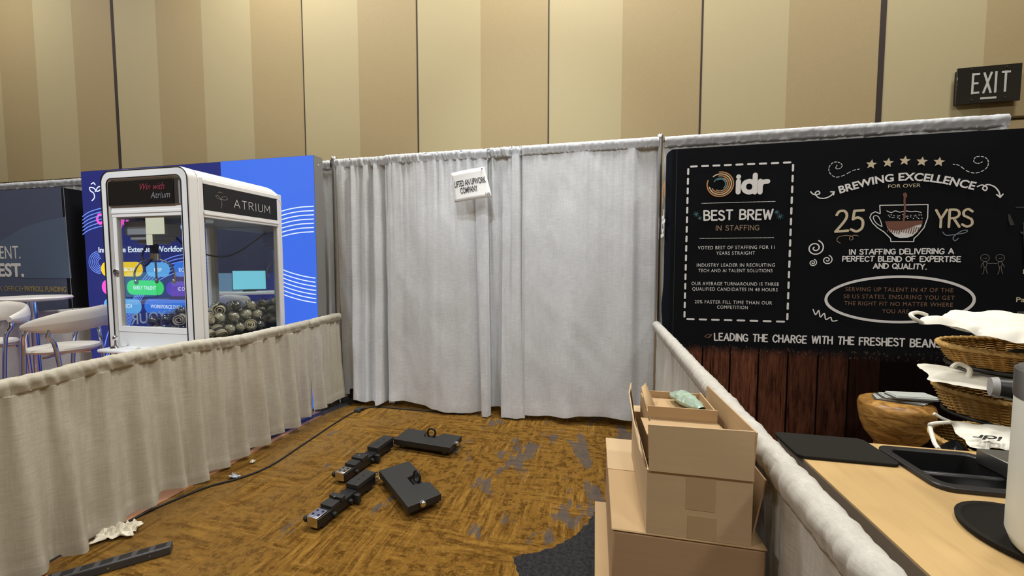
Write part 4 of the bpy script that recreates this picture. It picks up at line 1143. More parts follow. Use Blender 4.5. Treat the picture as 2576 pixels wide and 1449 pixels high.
door = fw.build('front_door', M_WHITEP, root, bevel=.003)
MB().box((CX0 + .09, CY0 + .012, .94), (CX1 - .09, CY0 + .017, 1.725)).build('door_pane', M_GLASS, door)
mb = MB()
for zz in (1.02, 1.14, 1.26, 1.40, 1.55, 1.68): mb.sphere((CX1 - .078, CY0 - .001, zz), .0045, 8, 6)
mb.build('door_screws', M_STEEL, door)
MB().lathe([(.020, 0), (.020, .012), (.012, .016), (0, .018)], 16, Matrix.Translation((CX0 + .078, CY0 - .002, 1.335)) @ Matrix.Rotation(pi / 2, 4, 'X')).build('door_lock', M_CHROME, door)
MB().box((CX0 + .062, CY0 + .004, .80), (CX1 - .062, CY0 + .03, .905)).build('lower_panel', M_CAB, root)
MB().box((CX1 - .020, CY0 + .085, .845), (CX1 - .015, CY1 - .055, 1.715)).build('side_pane', M_GLASS, root)
MB().box((CX0 + .010, CY0 + .05, .80), (CX0 + .015, CY1 - .055, 1.98)).build('side_pane', M_GLASS, root)
MB().box((CX0 + .05, CY1 - .020, .80), (CX1 - .05, CY1 - .012, 1.98)).build('back_mirror', M_MIRROR, root)
MB().box((CX0 + .012, CY0 + .03, 1.72), (CX1 - .05, CY1 - .03, 1.74)).build('inner_ceiling', mat('inner_grey', (.30, .31, .34), .5), root)
# marquees
mq = MB().box((-3.385, CY0 - .016, 1.80), (-2.785, CY0 + .0, 1.968)).build('front_marquee', mat('gloss_black_panel', (.012, .011, .010), .25, bump=.25, bscale=90), root, bevel=.002)
MB().box((-2.782, CY0 - .012, 1.80), (-2.745, CY0 + .0, 1.968)).build('marquee_edge', M_STEEL, root)
MB().box((CX0 + .062, CY0 + .0, 1.79), (CX1 - .062, CY0 + .03, 1.99)).build('marquee_backing', M_WHITEP, root)
pm = Plane((-3.385, CY0 - .017, 1.80), (1, 0, 0), (0, 0, 1))
mb = MB(); put_type(mb, pm, 'Win with', .315, .098, width=.215, cap=.048, shear=.25, bold=-.004); mb.build('lettering', E_NEONP, mq)
mb = MB(); put_type(mb, pm, 'Atrium', .405, .040, width=.170, cap=.046, shear=.25, bold=-.004); mb.build('lettering', E_NEONW, mq)
sm = MB().box((CX1 - .012, CY0 + .087, 1.765), (CX1 - .002, CY1 - .055, 1.945)).build('side_marquee', mat('matt_black_panel', (.008, .008, .009), .45), root)
ps = Plane((CX1 - .001, CY0 + .087, 1.765), (0, 1, 0), (0, 0, 1)); ps.n = Vector((1, 0, 0))
M_LOGO = mat('silver_print', (.55, .55, .54), .6)
mb = MB(); put_strokes(mb, ps, 'ATRIUM', .225, .052, .325, .058, .0055, .30); mb.build('lettering', M_LOGO, sm)
mb = MB()
for l in ([(.120, .030), (.128, .060), (.122, .090), (.100, .098), (.084, .112), (.100, .118), (.122, .096)], [(.122, .096), (.140, .116), (.166, .118), (.172, .102), (.150, .094), (.124, .094)], [(.104, .138), (.118, .146), (.134, .140)]):
    ribbon(mb, ps, [(v.x, v.y) for v in cat_rom([Vector(a) for a in l], 6)], .0035)
mb.build('flower_logo', mat('dim_print', (.25, .22, .20), .6), sm)
# reversed lettering on the far pane (it faces outward)
pv = Plane((CX0 + .008, CY0 + .10, 1.0), (0, 1, 0), (0, 0, 1)); pv.n = Vector((1, 0, 0)); pv.eps = 0.0
mb = MB(); put_type(mb, pv, 'AMPLIFY YOUR', .01, -.065, width=.60, cap=.085, bold=.012, mirror=True); mb.build('window_lettering', emis('pale_window_letters', (.42, .52, .66), .55), root)
# claw, carriage and wiring
MGR = mat('carriage_grey', (.36, .37, .40), .45)
cxc, cyc = -3.225, 2.26
car = MB(); car.box((cxc - .13, cyc - .10, 1.60), (cxc + .13, cyc + .10, 1.70)); car.box((cxc - .10, cyc - .085, 1.565), (cxc + .11, cyc + .085, 1.602)); car.box((cxc - .07, cyc - .06, 1.54), (cxc + .09, cyc + .06, 1.567))
carr = car.build('carriage', MGR, root, bevel=.006)
MB().box((CX0 + .02, cyc - .03, 1.685), (CX1 - .05, cyc + .03, 1.72)).build('gantry_bar', M_STEEL, root)
cl = MB().tube([(cxc, cyc, 1.545), (cxc, cyc, 1.44)], .026, 12).build('claw_head', M_BLACKP, root)
MB().tube([(cxc, cyc, 1.47), (cxc, cyc, 1.42)], .033, 12).build('claw_collar', M_CHROME, cl)
for kk in range(3):
    a = 2 * pi * kk / 3 + .4; c, s = cos(a), sin(a)
    mb = MB(); mb.tube(cat_rom([(cxc + c * .02, cyc + s * .02, 1.43), (cxc + c * .09, cyc + s * .09, 1.40), (cxc + c * .125, cyc + s * .125, 1.33), (cxc + c * .12, cyc + s * .12, 1.27)], 6), .006, 8)
    mb.sphere((cxc + c * .118, cyc + s * .118, 1.262), .013, 10, 8, (1, 1, 1.5))
    mb.build('claw_prong', M_STEEL, cl)
mb = MB(); mb.tube(cat_rom([(cxc + .1, cyc + .08, 1.60), (cxc + .2, cyc + .12, 1.50), (cxc + .34, cyc + .3, 1.46), (CX1 - .08, CY1 - .09, 1.66)], 8), .006, 6)
mb.tube(cat_rom([(cxc - .02, cyc - .02, 1.55), (cxc - .06, cyc - .04, 1.46), (cxc - .02, cyc - .05, 1.38), (cxc + .02, cyc - .03, 1.43)], 8), .006, 6)
mb.build('wiring', M_BLACKP, root)
# control shelf with joystick
sh = MB().box((CX0 + .055, CY0 - .13, .775), (CX1 - .06, CY0 + .012, .802)).build('control_shelf', M_WHITEP, root, bevel=.010)
js = MB(); js.lathe([(.034, 0), (.030, .010), (.010, .016), (.007, .055), (.006, .060)], 14, Matrix.Translation((-3.30, CY0 - .06, .802)))
js.sphere((-3.30, CY0 - .06, .872), .018, 12, 8); js.build('joystick', M_CHROME, sh)
for bx in (-3.12, -2.98, -2.86): MB().lathe([(.024, 0), (.024, .006), (.017, .011), (0, .012)], 16, Matrix.Translation((bx, CY0 - .06, .802))).build('push_button', M_WHITES, sh)
MB().box((CX0 + .08, CY0 + .008, .45), (CX0 + .34, CY0 + .013, .72)).build('prize_door', M_BLACKP, root)
# a note taped on the glass
nx = onY(365, 546, CY0 + .008); ny = onY(412, 548, CY0 + .008)
o = MB().box((nx.x, CY0 + .0085, 1.605), (ny.x, CY0 + .0105, 1.725)).build('paper_note', M_NOTE)
tag(o, 'pale yellow paper note taped on the front glass of the claw machine', 'note')
o = MB().box((nx.x, CY0 + .0085, 1.53), (nx.x + .055, CY0 + .0105, 1.603)).build('paper_note', M_NOTE)
tag(o, 'small pale note slip hanging below the yellow note on the claw machine glass', 'note')

# prizes: clear capsules with folded tan shirts, rolled socks, dark pouches
M_TAN = mat('tan_fabric', (.46, .39, .27), .8, var=.35, vscale=30)
M_DARKF = mat('dark_prize', (.035, .032, .030), .5, var=.4, vscale=25)
def capsule_prize(kind):
    r = thing('prize_capsule', 'clear plastic prize capsule with folded tan cloth in the claw machine', 'prize', (0, 0, 0), 0, 'prize capsules in the claw machine')
    MB().sphere((0, 0, 0), .050, 18, 12).build('shell', M_CAPS, r, True)
    rows = []
    for i in range(9):
        row = []
        for j in range(13):
            a = 2 * pi * j / 12; ph = pi * i / 8
            rr = .036 * (1 + .35 * noise(Vector((cos(a) * 2 + kind, sin(a) * 2, ph * 2))))
            row.append((rr * sin(ph) * cos(a), rr * sin(ph) * sin(a), -rr * cos(ph) * .8))
        rows.append(row)
    MB().grid(rows).build('contents', M_TAN if kind % 2 == 0 else M_DARKF, r, True)
    return r
def sock_prize():
    r = thing('rolled_socks', 'rolled tan cloth prize lying loose among the capsules in the claw machine', 'prize', (0, 0, 0), 0, 'rolled cloth prizes in the claw machine')
    mb = MB(); pts = []
    for i in range(40):
        a = i * .38; rr = .010 + .0009 * i; pts.append((rr * cos(a), rr * sin(a)))
    vs = []; fs = []
    for i, p in enumerate(pts):
        vs += [(p[0], -.045, p[1]), (p[0], .045, p[1])]
        if i: fs.append((2 * i - 2, 2 * i, 2 * i + 1, 2 * i - 1))
    mb.add(vs, fs); mb.build('roll', M_TAN, r, True, solid=.005)
    MB().lathe([(.047, -.012), (.048, 0), (.047, .012)], 20, Matrix.Rotation(pi / 2, 4, 'X')).build('band', M_DARKF, r, True)
    return r
protos = [capsule_prize(0), capsule_prize(1), sock_prize()]
used = [False] * 3
root.location.z = 0.006
for c_ in root.children: pass
random.seed(11)
px0, px1, py0, py1 = CX0 + .10, CX1 - .085, CY0 + .12, CY1 - .10
MB().box((CX0 + .016, CY0 + .05, .80), (CX1 - .022, CY1 - .03, .832)).build('bin_floor', M_BLACKP, root)
for lay, (zz, nx_, ny_) in enumerate([(.885, 6, 6), (.965, 5, 5), (1.035, 3, 4)]):
    for i in range(nx_):
        for j in range(ny_):
            fx_ = (i + .5) / nx_; fy_ = (j + .5) / ny_
            if lay == 2 and fx_ < .2: continue
            x_ = px0 + (px1 - px0) * fx_ + random.uniform(-.006, .006); y_ = py0 + (py1 - py0) * fy_ + random.uniform(-.006, .006)
            kx = random.choice((0, 0, 1, 2))
            p = protos[kx]
            if used[kx]: p = copy_tree(p)
            used[kx] = True
            p.location = (x_, y_, zz + random.uniform(-.006, .010) + (.02 * fx_ if lay else 0))
            p.rotation_euler = (random.uniform(-1, 1), random.uniform(-1, 1), random.uniform(0, 6))

# ------------------------------------------------------------------ bar stools and table in the left booth
def bar_stool(label, loc, rz, sz=.75):
    r = thing('bar_stool', label, 'stool', loc, rz, 'white bar stools')
    MB().lathe([(0.0, sz - .045), (.12, sz - .045), (.185, sz - .030), (.205, sz - .012), (.195, sz + .004), (.12, sz + .018), (0, sz + .022)], 36).build('seat', M_CUSH, r, True)
    mb = MB(); rows = []
    for i in range(25):
        a = radians(-105 + 210 * i / 24); row = []
        edge = 1 - abs(i - 12) / 12.0
        hh = .035 + .10 * min(1, edge * 2.0) ** .7
        for j in range(13):
            b = 2 * pi * j / 12
            rad = .25 + .022 * cos(b)
            zc = sz + .185 + .050 * edge
            row.append((rad * sin(a), rad * cos(a), zc + hh * .62 * sin(b)))
        rows.append(row)
    mb.grid(rows)
    mb.add(rows[0], [tuple(range(13))]); mb.add(rows[-1], [tuple(range(13))])
    mb.build('backrest', M_CUSH, r, True)
    for s in (-1, 1):
        for yy in (-.11, .13):
            mb = MB(); xb = .235 if yy < 0 else .235
            mb.tube(cat_rom([(s * .225, yy * 1.25, 0.01), (s * .215, yy, sz * .5), (s * .222, yy * .75, sz + .02), (s * .245, yy * .55, sz + .12), (s * .236, yy * .55 + .02, sz + .175)], 6), .0135, 10)
            mb.build('leg', M_CHROME, r, True)
    mb = MB(); mb.tube([(-.215, 0.02, sz - .05), (.215, .02, sz - .05)], .010, 8); mb.tube([(0, -.17, sz - .05), (0, .17, sz - .05)], .010, 8)
    mb.build('seat_support', M_CHROME, r, True)
    mb = MB(); mb.tube([(.22 * cos(2 * pi * i / 24), .15 * sin(2 * pi * i / 24), .28) for i in range(24)], .010, 8, closed=True); mb.build('foot_ring', M_CHROME, r, True)
    return r
bar_stool('white bar stool with chrome legs, right beside the claw machine', (-4.08, 2.19, 0.006), radians(-62))
bar_stool('white bar stool with chrome legs at the left picture edge, below the white table', (-4.98, 2.16, 0.006), radians(28))
r = thing('bistro_table', 'round white high table at the left picture edge', 'table', (-5.47, 2.72, 0.006))
MB().lathe([(0, 1.035), (.22, 1.035), (.270, 1.047), (.278, 1.063), (.266, 1.077), (0, 1.079)], 48).build('tabletop', M_WHITES, r, True)
MB().lathe([(.035, .02), (.035, 1.04)], 20).build('column', M_CHROME, r, True)
MB().lathe([(0, 0), (.24, 0), (.24, .008), (.06, .03), (.035, .04)], 36).build('base', M_CHROME, r, True)

# ------------------------------------------------------------------ things reflected in the claw machine's mirror (left booth counter)
r = thing('reception_counter', 'blue fronted counter of the left booth, seen mirrored in the claw machine', 'counter', (-4.75, .95, 0.006), radians(-40))
MB().box((-.55, -.2, 0), (.55, .2, .98)).build('body', E_NAVY, r, True)
MB().box((-.58, -.23, .98), (.58, .23, 1.01)).build('counter_top', M_WHITES, r, True)
MB().box((-.45, .205, .66), (-.27, .21, .90)).build('poster', emis('pale_poster', (.45, .66, .72), .8), r, True)
r = thing('added_display_wall', 'pale blue and navy backlit display, added out of view for its reflection in the claw machine', 'display', (-7.4, -.75, 0), radians(-42))  # unseen glowing wall added so the mirror reflects pale blue
MB().box((-1.9, -.05, 0), (1.9, .05, 2.25)).build('frame', M_BLACK, r, True)
MB().box((-1.85, .051, 1.25), (1.85, .056, 2.2)).build('upper_print', emis('dim_navy', (.012, .016, .045), 1.0), r, True)
MB().box((-1.85, .051, .05), (.4, .056, 1.245)).build('lower_print', emis('pale_backlit', (.16, .28, .42), .8), r, True)
MB().box((.41, .051, .05), (1.85, .056, 1.245)).build('lower_print', E_NAVY, r, True)
r = thing('tablet_screen', 'bright teal screen standing on the blue counter, seen mirrored in the claw machine', 'screen', (-4.95, 1.00, 1.016), radians(-40))
MB().box((-.20, .004, .03), (.20, .010, .30)).build('screen', E_TEAL, r, True)
MB().box((-.21, -.012, .02), (.21, .004, .31)).build('casing', M_BLACKP, r, True)
MB().box((-.08, -.06, 0), (.08, .06, .02)).build('foot', M_BLACKP, r, True)
r = thing('brochure_rack', 'stepped rack of pale brochures on the blue counter, seen mirrored in the claw machine', 'rack', (-4.52, .80, 1.016), radians(-40))
MB().box((-.10, -.10, 0), (.10, .08, .02)).build('base', M_CARD2, r, True)
for i in range(4):
    MB().box((-.09, -.08 + .04 * i, .02), (.09, -.07 + .04 * i, .30 - .05 * i)).build('pocket', M_CARD if i % 2 else M_PAPER, r, True)

# ------------------------------------------------------------------ black notched feet on the carpet
def foot_block(label, loc, rz, tilt=0.0):
    r = thing('display_stand', label, 'stand foot', loc, rz, 'notched black feet on the carpet')
    L, Wd, H, cz = .235, .100, .040, .042
    poly = [(-L, -Wd), (L, -Wd), (L, Wd), (.075, Wd), (.050, .010), (-.045, .010), (-.070, Wd), (-L, Wd)]
    MB().prism(poly, cz, cz + H).build('body', M_BLACK, r, True, bevel=.003)
    MB().box((-L + .01, -Wd + .012, cz - .012), (L - .01, Wd - .012, cz)).build('base_plate', M_BLACKP, r, True)
    mb = MB(); mb.tube([(.0 + .030 * cos(2 * pi * i / 20), .055 + .006 * cos(2 * pi * i / 20), cz + .052 + .034 * sin(2 * pi * i / 20)) for i in range(20)], .0075, 10, closed=True)
    mb.build('ring', M_BLACKP, r, True)
    MB().box((-.045, .030, cz), (.05, .080, cz + .020)).build('ring_mount', M_BLACKP, r, True)
    for sx in (-1, 1):
        for sy in (-1, 1):
            cx_, cy_ = sx * .175, sy * .062
            mb = MB(); mb.lathe([(.012, -.011), (.024, -.010), (.025, 0), (.024, .010), (.012, .011)], 18, Matrix.Translation((cx_, cy_, .025)) @ Matrix.Rotation(pi / 2, 4, 'X'))
            w = mb.build('caster', M_RUBBER, r, True)
            mb = MB(); mb.box((cx_ - .014, cy_ - .016, .022), (cx_ + .014, cy_ - .012, .040)); mb.box((cx_ - .014, cy_ + .012, .022), (cx_ + .014, cy_ + .016, .040)); mb.box((cx_ - .016, cy_ - .016, .034), (cx_ + .016, cy_ + .016, .040))
            mb.build('fork', M_STEEL, w, True)
    MB().lathe([(.014, 0), (.017, .006), (.017, .022), (.012, .028), (0, .029)], 16, Matrix.Translation((L, -.02, cz + .035)) @ Matrix.Rotation(pi / 2, 4, 'Y')).build('end_knob', M_CHROME, r, True)
    return r
def place(px, py, z=0.0): return onZ(px, py, z)
a, b = onZ(990, 1128), onZ(1137, 1152)
foot_block('black notched steel foot with an upright ring, farthest from the viewer', ((a.x + b.x) / 2 + .01, (a.y + b.y) / 2 + .085, 0), atan2(b.y - a.y, b.x - a.x))
a, b = onZ(955, 1212), onZ(1020, 1298)
foot_block('black notched steel foot on the right, its chrome end knob facing the viewer', ((a.x + b.x) / 2 + .085, (a.y + b.y) / 2 + .05, 0), atan2(b.y - a.y, b.x - a.x))
def foot_bar(label, p0, p1):
    p0, p1 = Vector(p0), Vector(p1); c = (p0 + p1) / 2; L = (p1 - p0).length / 2
    r = thing('display_bar', label, 'stand bar', (c.x, c.y, 0), atan2(p1.y - p0.y, p1.x - p0.x), 'black bars on the carpet')
    # local -x is the near end
    MB().box((-L, -.040, .020), (L, .040, .070)).build('beam', M_BLACKP, r, True, bevel=.003)
    MB().box((-L + .155, -.044, .070), (-.035, .044, .098)).build('block', M_BLACK, r, True, bevel=.003)
    MB().box((.060, -.044, .070), (L, .044, .098)).build('block', M_BLACK, r, True, bevel=.003)
    MB().box((-L + .09, -.040, .070), (-L + .15, .040, .086)).build('step', M_BLACK, r, True, bevel=.002)
    mb = MB(); mb.prism([(-L + .005, -.034), (-L + .07, -.034), (-L + .07, .034), (-L + .005, .034)], .072, .077); mb.box((-L - .004, -.034, .022), (-L + .006, .034, .077))
    br = mb.build('corner_plate', mat('bare_steel_plate', (.70, .68, .63), .28, 1.0), r, True, bevel=.003)
    mb = MB()
    for hx, hy in ((.022, -.018), (.022, .018), (.052, -.018), (.052, .018)): mb.lathe([(.007, 0), (.006, .0025), (0, .003)], 12, Matrix.Translation((-L + hx, hy, .0775)))
    mb.build('plate_hole', M_INK, br, True)
    for hx in (-L + .21, -.07, .12, L - .06):
        MB().lathe([(.007, 0), (.006, .003), (0, .004)], 12, Matrix.Translation((hx, .0, .098))).build('bolt', M_STEEL if hx < -.05 else M_INK, r, True)
    for hx in (-L + .10, .0, ):
        mb = MB(); mb.lathe([(.012, 0), (.013, .010), (.010, .020), (0, .022)], 14, Matrix.Translation((hx, -.040, .040)) @ Matrix.Rotation(pi / 2, 4, 'X')); mb.build('side_knob', M_RUBBER, r, True)
    mb = MB(); mb.box((.03, -.075, .010), (.055, -.04, .060)); mb.build('side_lug', M_BLACK, r, True, bevel=.003)
    mb = MB(); mb.lathe([(.016, 0), (.018, .014), (.012, .026)], 12, Matrix.Translation((-L + .012, .040, .050)) @ Matrix.Rotation(-pi / 2, 4, 'X')); mb.build('side_knob', M_RUBBER, r, True)
    for kk in range(6):
        a = kk * 1.1
        mb = MB(); mb.tube([(L + .018 + .012 * kk * .5 + .010 * cos(2 * pi * i / 12), .038 * cos(a) + .010 * sin(2 * pi * i / 12), .045 + .028 * sin(a) + .004 * cos(2 * pi * i / 12)) for i in range(12)], .0035, 6, closed=True)
        mb.build('chain_link', M_STEEL if kk % 2 else M_BLACKP, r, True)
    for hx in (-L + .05, L - .05): MB().box((hx - .02, -.036, 0), (hx + .02, .036, .020)).build('pad', M_RUBBER, r, True)
    return r
foot_bar('long black steel bar with a bright corner plate, nearest to the viewer', onZ(772, 1345, 0.0) + Vector((0.01, .03, 0)), onZ(932, 1222, 0))
foot_bar('long black steel bar with a corner plate, behind the nearest bar', onZ(850, 1222, 0.0) + Vector((.0, .02, 0)), onZ(979, 1128, 0))

# ------------------------------------------------------------------ power strip, cords and litter
a, b = onZ(433, 1386, .0), onZ(215, 1449, .0)
d = (b - a); d.normalize(); c = a + d * .235
r = thing('power_strip', 'dark grey power strip lying on the carpet in the left foreground', 'power strip', (c.x, c.y, 0), atan2(d.y, d.x) + pi)
MB().box((-.245, -.026, 0), (.235, .026, .040)).build('housing', mat('graphite_plastic', (.055, .056, .060), .45), r, True, bevel=.005)
for i in range(6):
    x_ = .195 - i * .062
    o = MB().box((x_ - .021, -.017, .0395), (x_ + .021, .017, .0412)).build('outlet', M_BLACKP, r, True, bevel=.001)
    mb = MB()
    for sx, sy in ((-.007, .006), (.007, .006)): mb.box((x_ + sx - .0015, sy - .005, .0412), (x_ + sx + .0015, sy + .005, .0416))
    mb.build('slots', M_INK, o, True)
sw = MB().box((-.190, -.012, .0395), (-.165, .012, .046)).build('rocker_switch', M_BLACKP, r, True, bevel=.001)
MB().sphere((-.177, .0, .046), .0045, 10, 8).build('indicator', E_LED, sw, True)
for x_ in (-.14, .02, .16): MB().lathe([(.003, 0), (.0025, .001), (0, .0012)], 8, Matrix.Translation((x_, -.026, .02)) @ Matrix.Rotation(pi / 2, 4, 'X')).build('rivet', M_CHROME, r, True)

cord_px = [(71, 1446), (150, 1400), (240, 1352), (330, 1309), (400, 1275), (520, 1226), (600, 1204), (680, 1172), (760, 1120), (830, 1073), (880, 1042), (905, 1032)]
pts = [onZ(x_, y_, .006) for x_, y_ in [(20, 1480)] + cord_px]
r = thing('extension_cable', 'long black power cord snaking over the carpet beside the left drape', 'cord', (pts[6].x, pts[6].y, 0))
MB().tube([(p.x, p.y, .0075) for p in cat_rom(pts, 8)], .0062, 8).build('cable', M_RUBBER, r)
p = pts[-1]
mb = MB(); mb.tube([(p.x - .03, p.y - .045, .016), (p.x, p.y, .018), (p.x + .03, p.y + .03, .018)], [.010, .020, .016], 10); mb.box((p.x - .005, p.y - .05, .0), (p.x + .03, p.y - .02, .022)); mb.build('plug', M_RUBBER, r, bevel=.002)
pts2 = [onZ(x_, y_, .006) for x_, y_ in [(915, 1028), (960, 1020), (1000, 1014), (1050, 1016), (1110, 1026), (1180, 1030)]]
o = MB().tube([(q_.x, min(q_.y, 3.34), .0075) for q_ in cat_rom(pts2, 8)], .0062, 8).build('extension_cable', M_RUBBER)
tag(o, 'short black power cord running under the hem of the wide grey drape', 'cord')
pts3 = [onZ(x_, y_, .01) for x_, y_ in [(560, 1166), (640, 1122), (690, 1096), (740, 1068), (800, 1042), (850, 1022), (880, 1013)]]
rows = []
cr = cat_rom(pts3, 6)
for i, p in enumerate(cr):
    d = (cr[min(i + 1, len(cr) - 1)] - cr[max(i - 1, 0)]); d.normalize(); nn = Vector((-d.y, d.x, 0)); w = .012 + .03 * min(1, i / (len(cr) * .6))
    rows.append([p + nn * (w * cos(b)) + Vector((0, 0, -.009 + .008 * sin(b))) for b in [pi * j / 6 for j in range(7)]])
o = MB().grid(rows).build('floor_cable_cover', mat('dark_cover', (.022, .022, .028), .6), solid=.002)
tag(o, 'flat dark cable cover along the foot of the low left drapes', 'cable cover')
# plug cluster at the left pole's base
c = onZ(888, 1012, 0)
r = thing('plug_cluster', 'clump of black plugs and cords at the foot of the left metal pole', 'plugs', (c.x, c.y, .006))
mb = MB(); mb.box((-.06, .02, .02), (.03, .09, .13)); mb.box((-.03, .0, .05), (.05, .05, .10)); mb.build('adapter', M_BLACKP, r, True, bevel=.012)
mb = MB(); mb.tube(cat_rom([(-.10, -.03, .012), (-.03, -.02, .03), (.05, .0, .025), (.13, .03, .015)], 6), .012, 8); mb.tube(cat_rom([(-.04, .05, .02), (.04, -.03, .04), (.12, .0, .02)], 6), .009, 8); mb.build('cord_loop', M_RUBBER, r, True)
MB().tube([(.06, .03, .05), (.12, .04, .06)], .022, 10).build('red_connector', mat('red_plug', (.32, .06, .05), .5), r, True)
MB().tube([(.10, .012, .04), (.122, .004, .062)], .014, 10).build('white_cap', M_WHITES, r, True)
MB().tube([(-.24, -.06, .01), (-.08, .03, .05)], .012, 10).build('metal_pin', M_STEEL, r, True)
# crumpled tissue
def crumple(name, label, cat, c, w, h, seed, m, amp=.03, n=22, rot=0.0):
    rows = []
    for j in range(n + 1):
        row = []
        for i in range(n + 1):
            a, b = i / n - .5, j / n - .5
            rim = 1 + .5 * noise(Vector((a * 4, b * 4, seed)))
            x_, y_ = a * w * rim, b * h * rim
            f = abs(noise(Vector((a * 5 + seed, b * 5, .3)))) + .6 * abs(noise(Vector((a * 11, b * 11, seed))))
            z_ = .004 + amp * f * (1.3 - 2.2 * max(abs(a), abs(b)))
            row.append(Vector((x_ * cos(rot) - y_ * sin(rot) + c[0], x_ * sin(rot) + y_ * cos(rot) + c[1], max(.003, z_) + c[2])))
        rows.append(row)
    o = MB().grid(rows).build(name, m, sharp=30, solid=.0015)
    return tag(o, label, cat)
tc_ = onZ(300, 1345, 0)
rows = None
r_ = crumple('crumpled_tissue', 'crumpled cream tissue lying across the black cord', 'tissue', (tc_.x, tc_.y, .006), .17, .10, 4.2, M_TISSUE, .085, 18, radians(32))
p = onZ(590, 1203, 0); crumple('plastic_scrap', 'small bluish plastic scrap beside the black cord', 'litter', (p.x, p.y, 0.008), .06, .03, 2.2, mat('blue_film', (.48, .52, .62), .3), .03, 8)
p = onZ(635, 1165, 0); crumple('paper_scrap', 'tiny cream paper scrap on the carpet near the low drape', 'litter', (p.x, p.y, 0), .03, .03, 6.1, M_TISSUE, .05, 6)

# ------------------------------------------------------------------ cardboard boxes
TH = .004
def open_box(mb, x0, x1, y0, y1, z0, zf, zb, zl, zr):
    mb.box((x0 + TH, y0 + TH, z0), (x1 - TH, y1 - TH, z0 + TH)); mb.box((x0, y0, z0), (x1, y0 + TH, zf)); mb.box((x0, y1 - TH, z0), (x1, y1, zb))
    mb.box((x0, y0 + TH, z0), (x0 + TH, y1 - TH, zl)); mb.box((x1 - TH, y0 + TH, z0), (x1, y1 - TH, zr))
def panel(mb, quad, n): mb.slab(quad, Vector(n) * TH)
# bottom box on the floor
r = thing('cardboard_box', 'brown cardboard box on the carpet, lowest of the stack', 'box', (.21, 1.23, 0))
MB().box((.012, .98, 0.0), (.405, 1.515, .445)).build('body', M_CARD2, r, bevel=.004)
mb = MB(); mb.box((.010, .978, .380), (.014, 1.517, .4485)); mb.box((.010, .978, .4455), (.055, 1.517, .4495)); mb.build('side_flap', M_CARDIN, r, bevel=.002)
MB().box((.16, .9775, .05), (.21, .9795, .44)).build('tape', M_TAPE, r)
# middle box
r = thing('cardboard_box', 'wide closed brown cardboard box in the middle of the stack', 'box', (.235, 1.27, .45))
mb = MB(); mb.box((.052, 1.0, .450), (.412, 1.535, .694)); mb.build('body', M_CARD2, r, bevel=.006)
MB().box((.050, .998, .694), (.414, 1.537, .700)).build('top_flap', M_CARDIN, r, bevel=.003)
MB().box((.049, 1.30, .6995), (.155, 1.5375, .7015)).build('tape', mat('pale_tape', (.58, .42, .24), .35), r)
mb = MB(); mb.slab([(.384, 1.02, .703), (.384, 1.33, .703), (.411, 1.33, .86), (.411, 1.02, .86)], (.004, 0, 0)); mb.build('side_flap', M_CARD2, r)
# top open box
X0, X1, Y0, Y1, Z0, Z1 = .135, .378, 1.0, 1.405, .7005, .866
r = thing('cardboard_box', 'open tan cardboard box with raised flaps on top of the stack', 'box', ((X0 + X1) / 2, (Y0 + Y1) / 2, Z0))
mb = MB(); open_box(mb, X0, X1, Y0, Y1, Z0, Z1, Z1, Z1, Z1)
mb.build('body', M_CARD, r)
mb = MB(); mb.slab([(X0 + .004, Y0 - .001, Z1), (X1, Y0 - .001, Z1), (X1 - .001, Y0 + .004, .986), (X0 + .0, Y0 + .004, .982)], (0, -TH, 0)); mb.build('front_flap', M_CARD, r)
mb = MB(); mb.slab([(X1, Y0, Z1), (X1, Y1, Z1), (X1 + .004, Y1 + .002, .974), (X1 + .006, Y0, .984)], (-TH, 0, 0)); mb.build('right_flap', M_CARDIN, r)
mb = MB(); mb.add([(X0, Y0 + .01, Z1), (X0, Y1, Z1), (X0 - .004, Y1 + .02, .962), (X0 - .018, Y1 - .07, .955), (X0 - .016, Y0 + .18, .915), (X0 - .010, Y0 + .10, .905), (X0 - .012, Y0 + .06, .890)], [(0, 1, 2, 3, 4, 5, 6)])
mb.build('left_flap', M_CARD, r, solid=.004)
mb = MB(); mb.slab([(X0, Y1 - .001, Z1), (X1, Y1 - .001, Z1), (X1, Y1 + .06, Z1 + .0), (X0, Y1 + .06, Z1 + .0)], (0, 0, -TH)); mb.build('back_flap', M_CARD, r)
mb = MB(); mb.box((X0 + .093, Y0 - .0008, .775), (X0 + .160, Y0, Z1)); mb.box((X0 + .098, Y0 - .0008, Z0), (X0 + .164, Y0, .760)); mb.build('tape', M_TAPE, r)
# inner tray box
r = thing('cardboard_tray', 'small open cardboard tray box resting inside the top box', 'box', (.25, 1.29, .80))
A0x, A1x, B0y, B1y, Zt, Zb = .160, .352, 1.195, 1.385, .962, .800
mb = MB(); open_box(mb, A0x, A1x, B0y, B1y, Zb, Zt, Zt - .012, Zt - .02, Zt - .006)
mb.box((A0x + .004, B0y + .004, .925), (A1x - .004, B1y - .004, .928))
mb.build('body', M_CARDIN, r)
mb = MB(); mb.slab([(A0x - .02, B0y - .001, .922), (A1x + .002, B0y - .001, .922), (A1x + .018, B0y - .115, .913), (A0x - .014, B0y - .095, .913)], (0, 0, .003)); mb.build('front_flap', M_CARDIN, r)
mb = MB(); mb.add([(A0x + .002, B0y - .02, .924), (A0x + .035, B0y + .09, .926), (A0x + .012, B1y - .03, .985), (A0x - .004, B1y - .05, .975)], [(0, 1, 2, 3)]); mb.build('side_flap', M_CARDIN, r, solid=.003)
mb = MB(); rows = []
pth = cat_rom([(.262, 1.365, .948), (.282, 1.32, .956), (.300, 1.275, .955), (.322, 1.235, .948)], 6)
